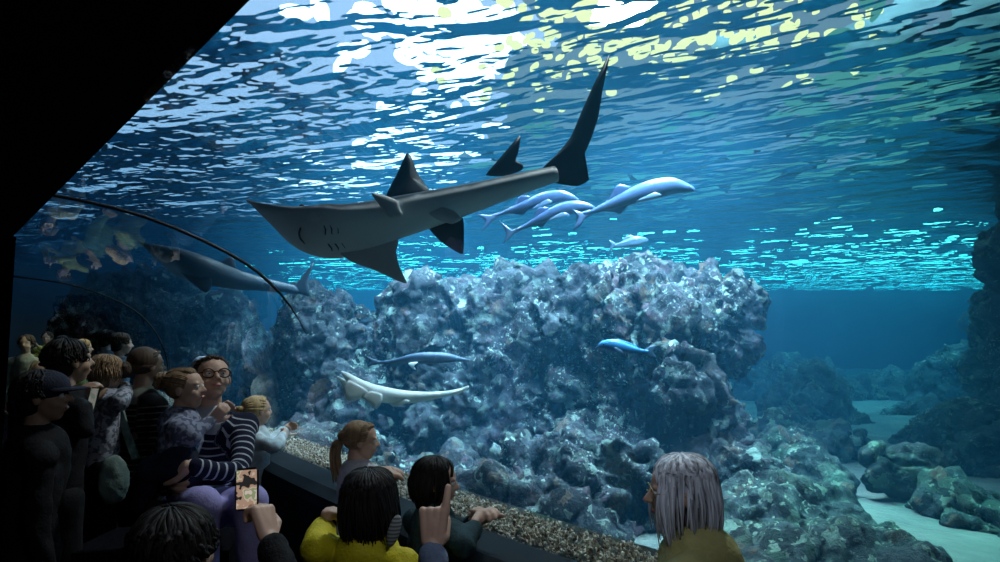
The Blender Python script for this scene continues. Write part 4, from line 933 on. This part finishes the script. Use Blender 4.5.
rows = [A, [a.lerp(b, .5) + hu * .02 * hh for a, b in zip(A, B)], B, [b - hu * .03 * hh for b in B], [a.lerp(b, .5) - hu * .02 * hh for a, b in zip(A, B)], [a - hu * .04 * hh for a in A]]
vv = [[bm.verts.new(p) for p in row] for row in rows]
for i in range(6):
    for k in range(n - 1): bm.faces.new((vv[i][k], vv[i][k + 1], vv[(i + 1) % 6][k + 1], vv[(i + 1) % 6][k]))
bm.faces.new([vv[i][0] for i in range(6)]); bm.faces.new([vv[i][n - 1] for i in range(6)][::-1])
from_bm('peak', bm, C_cap, o).matrix_parent_inverse = Matrix()
# girl with fair hair behind the cap, looking this way
hc = at(43, 376, 4.7)
person('fair-haired girl in a pink scarf facing the camera behind the man in the cap', hc, (.2, -.95, 0), (.25, -.95, .12), .195, SK_fair, cloth('magenta_scarf_top', (.22, .04, .16)), C_black, (H_blonde, 'long', dict(length=.7, face=.85)), child=True, vox=.008, topname='top', seed=33)
# dark silhouette with a raised phone
hc = at(70, 362, 3.6)
R_, g_ = person('person in black seen from behind, a dark silhouette holding up a pale phone', hc, (.55, .83, 0), (.6, .8, .1), .225, SK_tan, C_black, C_black, (H_black, 'short', dict(length=.2, face=.9)), vox=.008, seed=36,
    arms={1: (at(84, 430, 3.45), at(84, 405, 3.65), dict(d=(.1, .1, .98), n=(-.2, -.97, 0), s=.17, curl=(.6, .6, .6, .6), side=-1))})
def phone(c, r, u, n, w, h, label, scr):
    """c centre; r across, u up the screen, n out of the screen"""
    R = empty('phone', c); tag(R, label, 'phone'); M = Matrix((r, u, n)).transposed().to_4x4(); M.translation = Vector(c); bm = bmesh.new()
    box(bm, (-w / 2, -h / 2, -.004), (w / 2, h / 2, .004)); bmesh.ops.bevel(bm, geom=[e for e in bm.edges if abs((e.verts[0].co - e.verts[1].co).z) > .005], offset=.008, segments=4, affect='EDGES'); bmesh.ops.transform(bm, matrix=M, verts=bm.verts); from_bm('case', bm, M_shoe, R, smooth=False)
    bm = bmesh.new(); box(bm, (-w / 2 + .004, -h / 2 + .006, .0035), (w / 2 - .004, h / 2 - .006, .005)); bmesh.ops.transform(bm, matrix=M, verts=bm.verts); from_bm('screen', bm, scr, R, smooth=False); return R
def screen_mat(name, stops, power, sc):
    m, N, L, out = nodes(name); e = N('ShaderNodeEmission', i_Strength=power); tc = N('ShaderNodeTexCoord'); nz = N('ShaderNodeTexNoise', i_Scale=sc, i_Detail=2.0); L(tc.outputs['Object'], nz.inputs['Vector']); r = ramp(N, stops, 'CONSTANT'); L(nz.outputs[0], r.inputs[0]); L(r.outputs[0], e.inputs[0]); L(e.outputs[0], out.inputs[0]); return m
hr_, hf_, hu_ = basis((-.45, -.85, .2)); phone(at(93, 400, 3.60), hr_, hu_, hf_, .07, .13, 'phone with a pale dim screen held up by the person in black', screen_mat('dim_screen', [(0, (.25, .30, .26)), (.5, (.40, .42, .36))], .35, 20))

# person filming with a phone, bottom left: dark head from behind, raised hand
hc = at(176, 553, 1.75); w_ = at(269, 538, 1.97)
R_, g_ = person('dark-haired person at the bottom left seen from behind, holding up a phone', hc, (.1, .99, 0), (.15, .98, .12), .22, SK_fair, C_black, C_black, (H_black, 'short', dict(length=.25, face=.8)), vox=.005, seed=39, sleeve=.95,
    arms={1: (at(300, 640, 1.75), w_, dict(d=to(w_, at(259, 498, 2.01)), n=(.86, -.48, .1), s=.165, k=.88, curl=(.75, .8, .85, .9), thumb=.55, spread=.03, side=-1))})
pr, pf, pu = basis((.10, -.985, .12), (-.06, 0, 1))
phone(at(247, 489, 2.02), pr, pu, pf, .064, .118, 'phone with a bright screen in the raised hand at the lower left', screen_mat('bright_screen', [(0, (.03, .03, .03)), (.44, (.55, .36, .26)), (.52, (.75, .62, .48)), (.58, (.35, .42, .22)), (.64, (.85, .70, .62))], .55, 28))

# pointing hand with a denim cuff, bottom middle
w_ = at(433, 545, 1.85); hc = at(470, 660, 1.5)
C_cuff = cloth('blue_grey_cuff', (.16, .20, .30)); 
R_, g_ = person('raised hand with one finger pointing up out of a blue-grey sleeve, bottom middle', hc, (0, 1, 0), (0, 1, .1), .215, SK_fair, C_cuff, C_black, (H_brown, 'tied', dict(face=1.0)), vox=.0036, topname='jacket', seed=42, sleeve=.97,
    hips=(hc.x, hc.y - .1, .28), legs={1: ((hc.x + .2, hc.y + .30, .36), (hc.x + .2, hc.y + .1, .06)), -1: ((hc.x - .2, hc.y + .30, .36), (hc.x - .2, hc.y + .1, .06))},
    arms={-1: (at(428, 680, 1.72), w_, dict(d=to(w_, at(434, 505, 1.87)), n=(-.12, -.98, -.1), s=.165, k=.86, curl=(.04, 1.25, 1.3, 1.35), thumb=1.0, spread=.05, side=-1, tuck=True))})

# far viewers down the walkway
far = [(26, 344, 9.0, (.3, -.9, 0), (.28, .26, .20), 'brown', 'viewer in a pale top furthest left down the walkway'), (47, 338, 13.0, (.3, -.95, 0), (.34, .30, .07), 'brown', 'viewer in a mustard top down the walkway, raising a camera'), (64, 343, 11.0, (.9, .3, 0), (.10, .16, .10), 'black', 'viewer in a dark green top down the walkway'),
       (108, 340, 8.2, (.5, .8, 0), (.07, .10, .13), 'black', 'viewer in a blue-grey top down the walkway, beside the window'), (122, 344, 7.4, (.7, .6, 0), (.05, .08, .11), 'brown', 'viewer in a dark blue top closest to the second joint'), (84, 348, 9.5, (.7, .5, 0), (.14, .17, .08), 'fair', 'viewer in an olive top in the middle of the walkway')]
for k, (px, py, Y, fc, col, hm, lab) in enumerate(far):
    hc = at(px, py, Y); arms = {}
    if k == 1: arms = {1: (hc + Vector((.32, -.2, -.42)), hc + Vector((.09, -.36, -.16)), {}), -1: (hc + Vector((-.32, -.2, -.42)), hc + Vector((-.07, -.36, -.16)), {})}
    person(lab, hc, fc, fc, .22, SK_fair, cloth('viewer_top_%d' % k, col), C_black, ({'brown': H_brown, 'black': H_black, 'fair': H_fair}[hm], 'short', dict(length=.2, face=.95)), vox=.012, seed=50 + k, group=None, arms=arms, detail=False)
hc = at(206, 371, 6.25)
person('person in a cream jacket standing behind the striped woman', hc, (.75, .6, 0), (.70, .6, -.1), .225, SK_fair, cloth('cream_jacket', (.62, .58, .46)), C_black, (H_grey, 'bob', dict(length=.8, face=.7)), vox=.008, topname='jacket', seed=60)
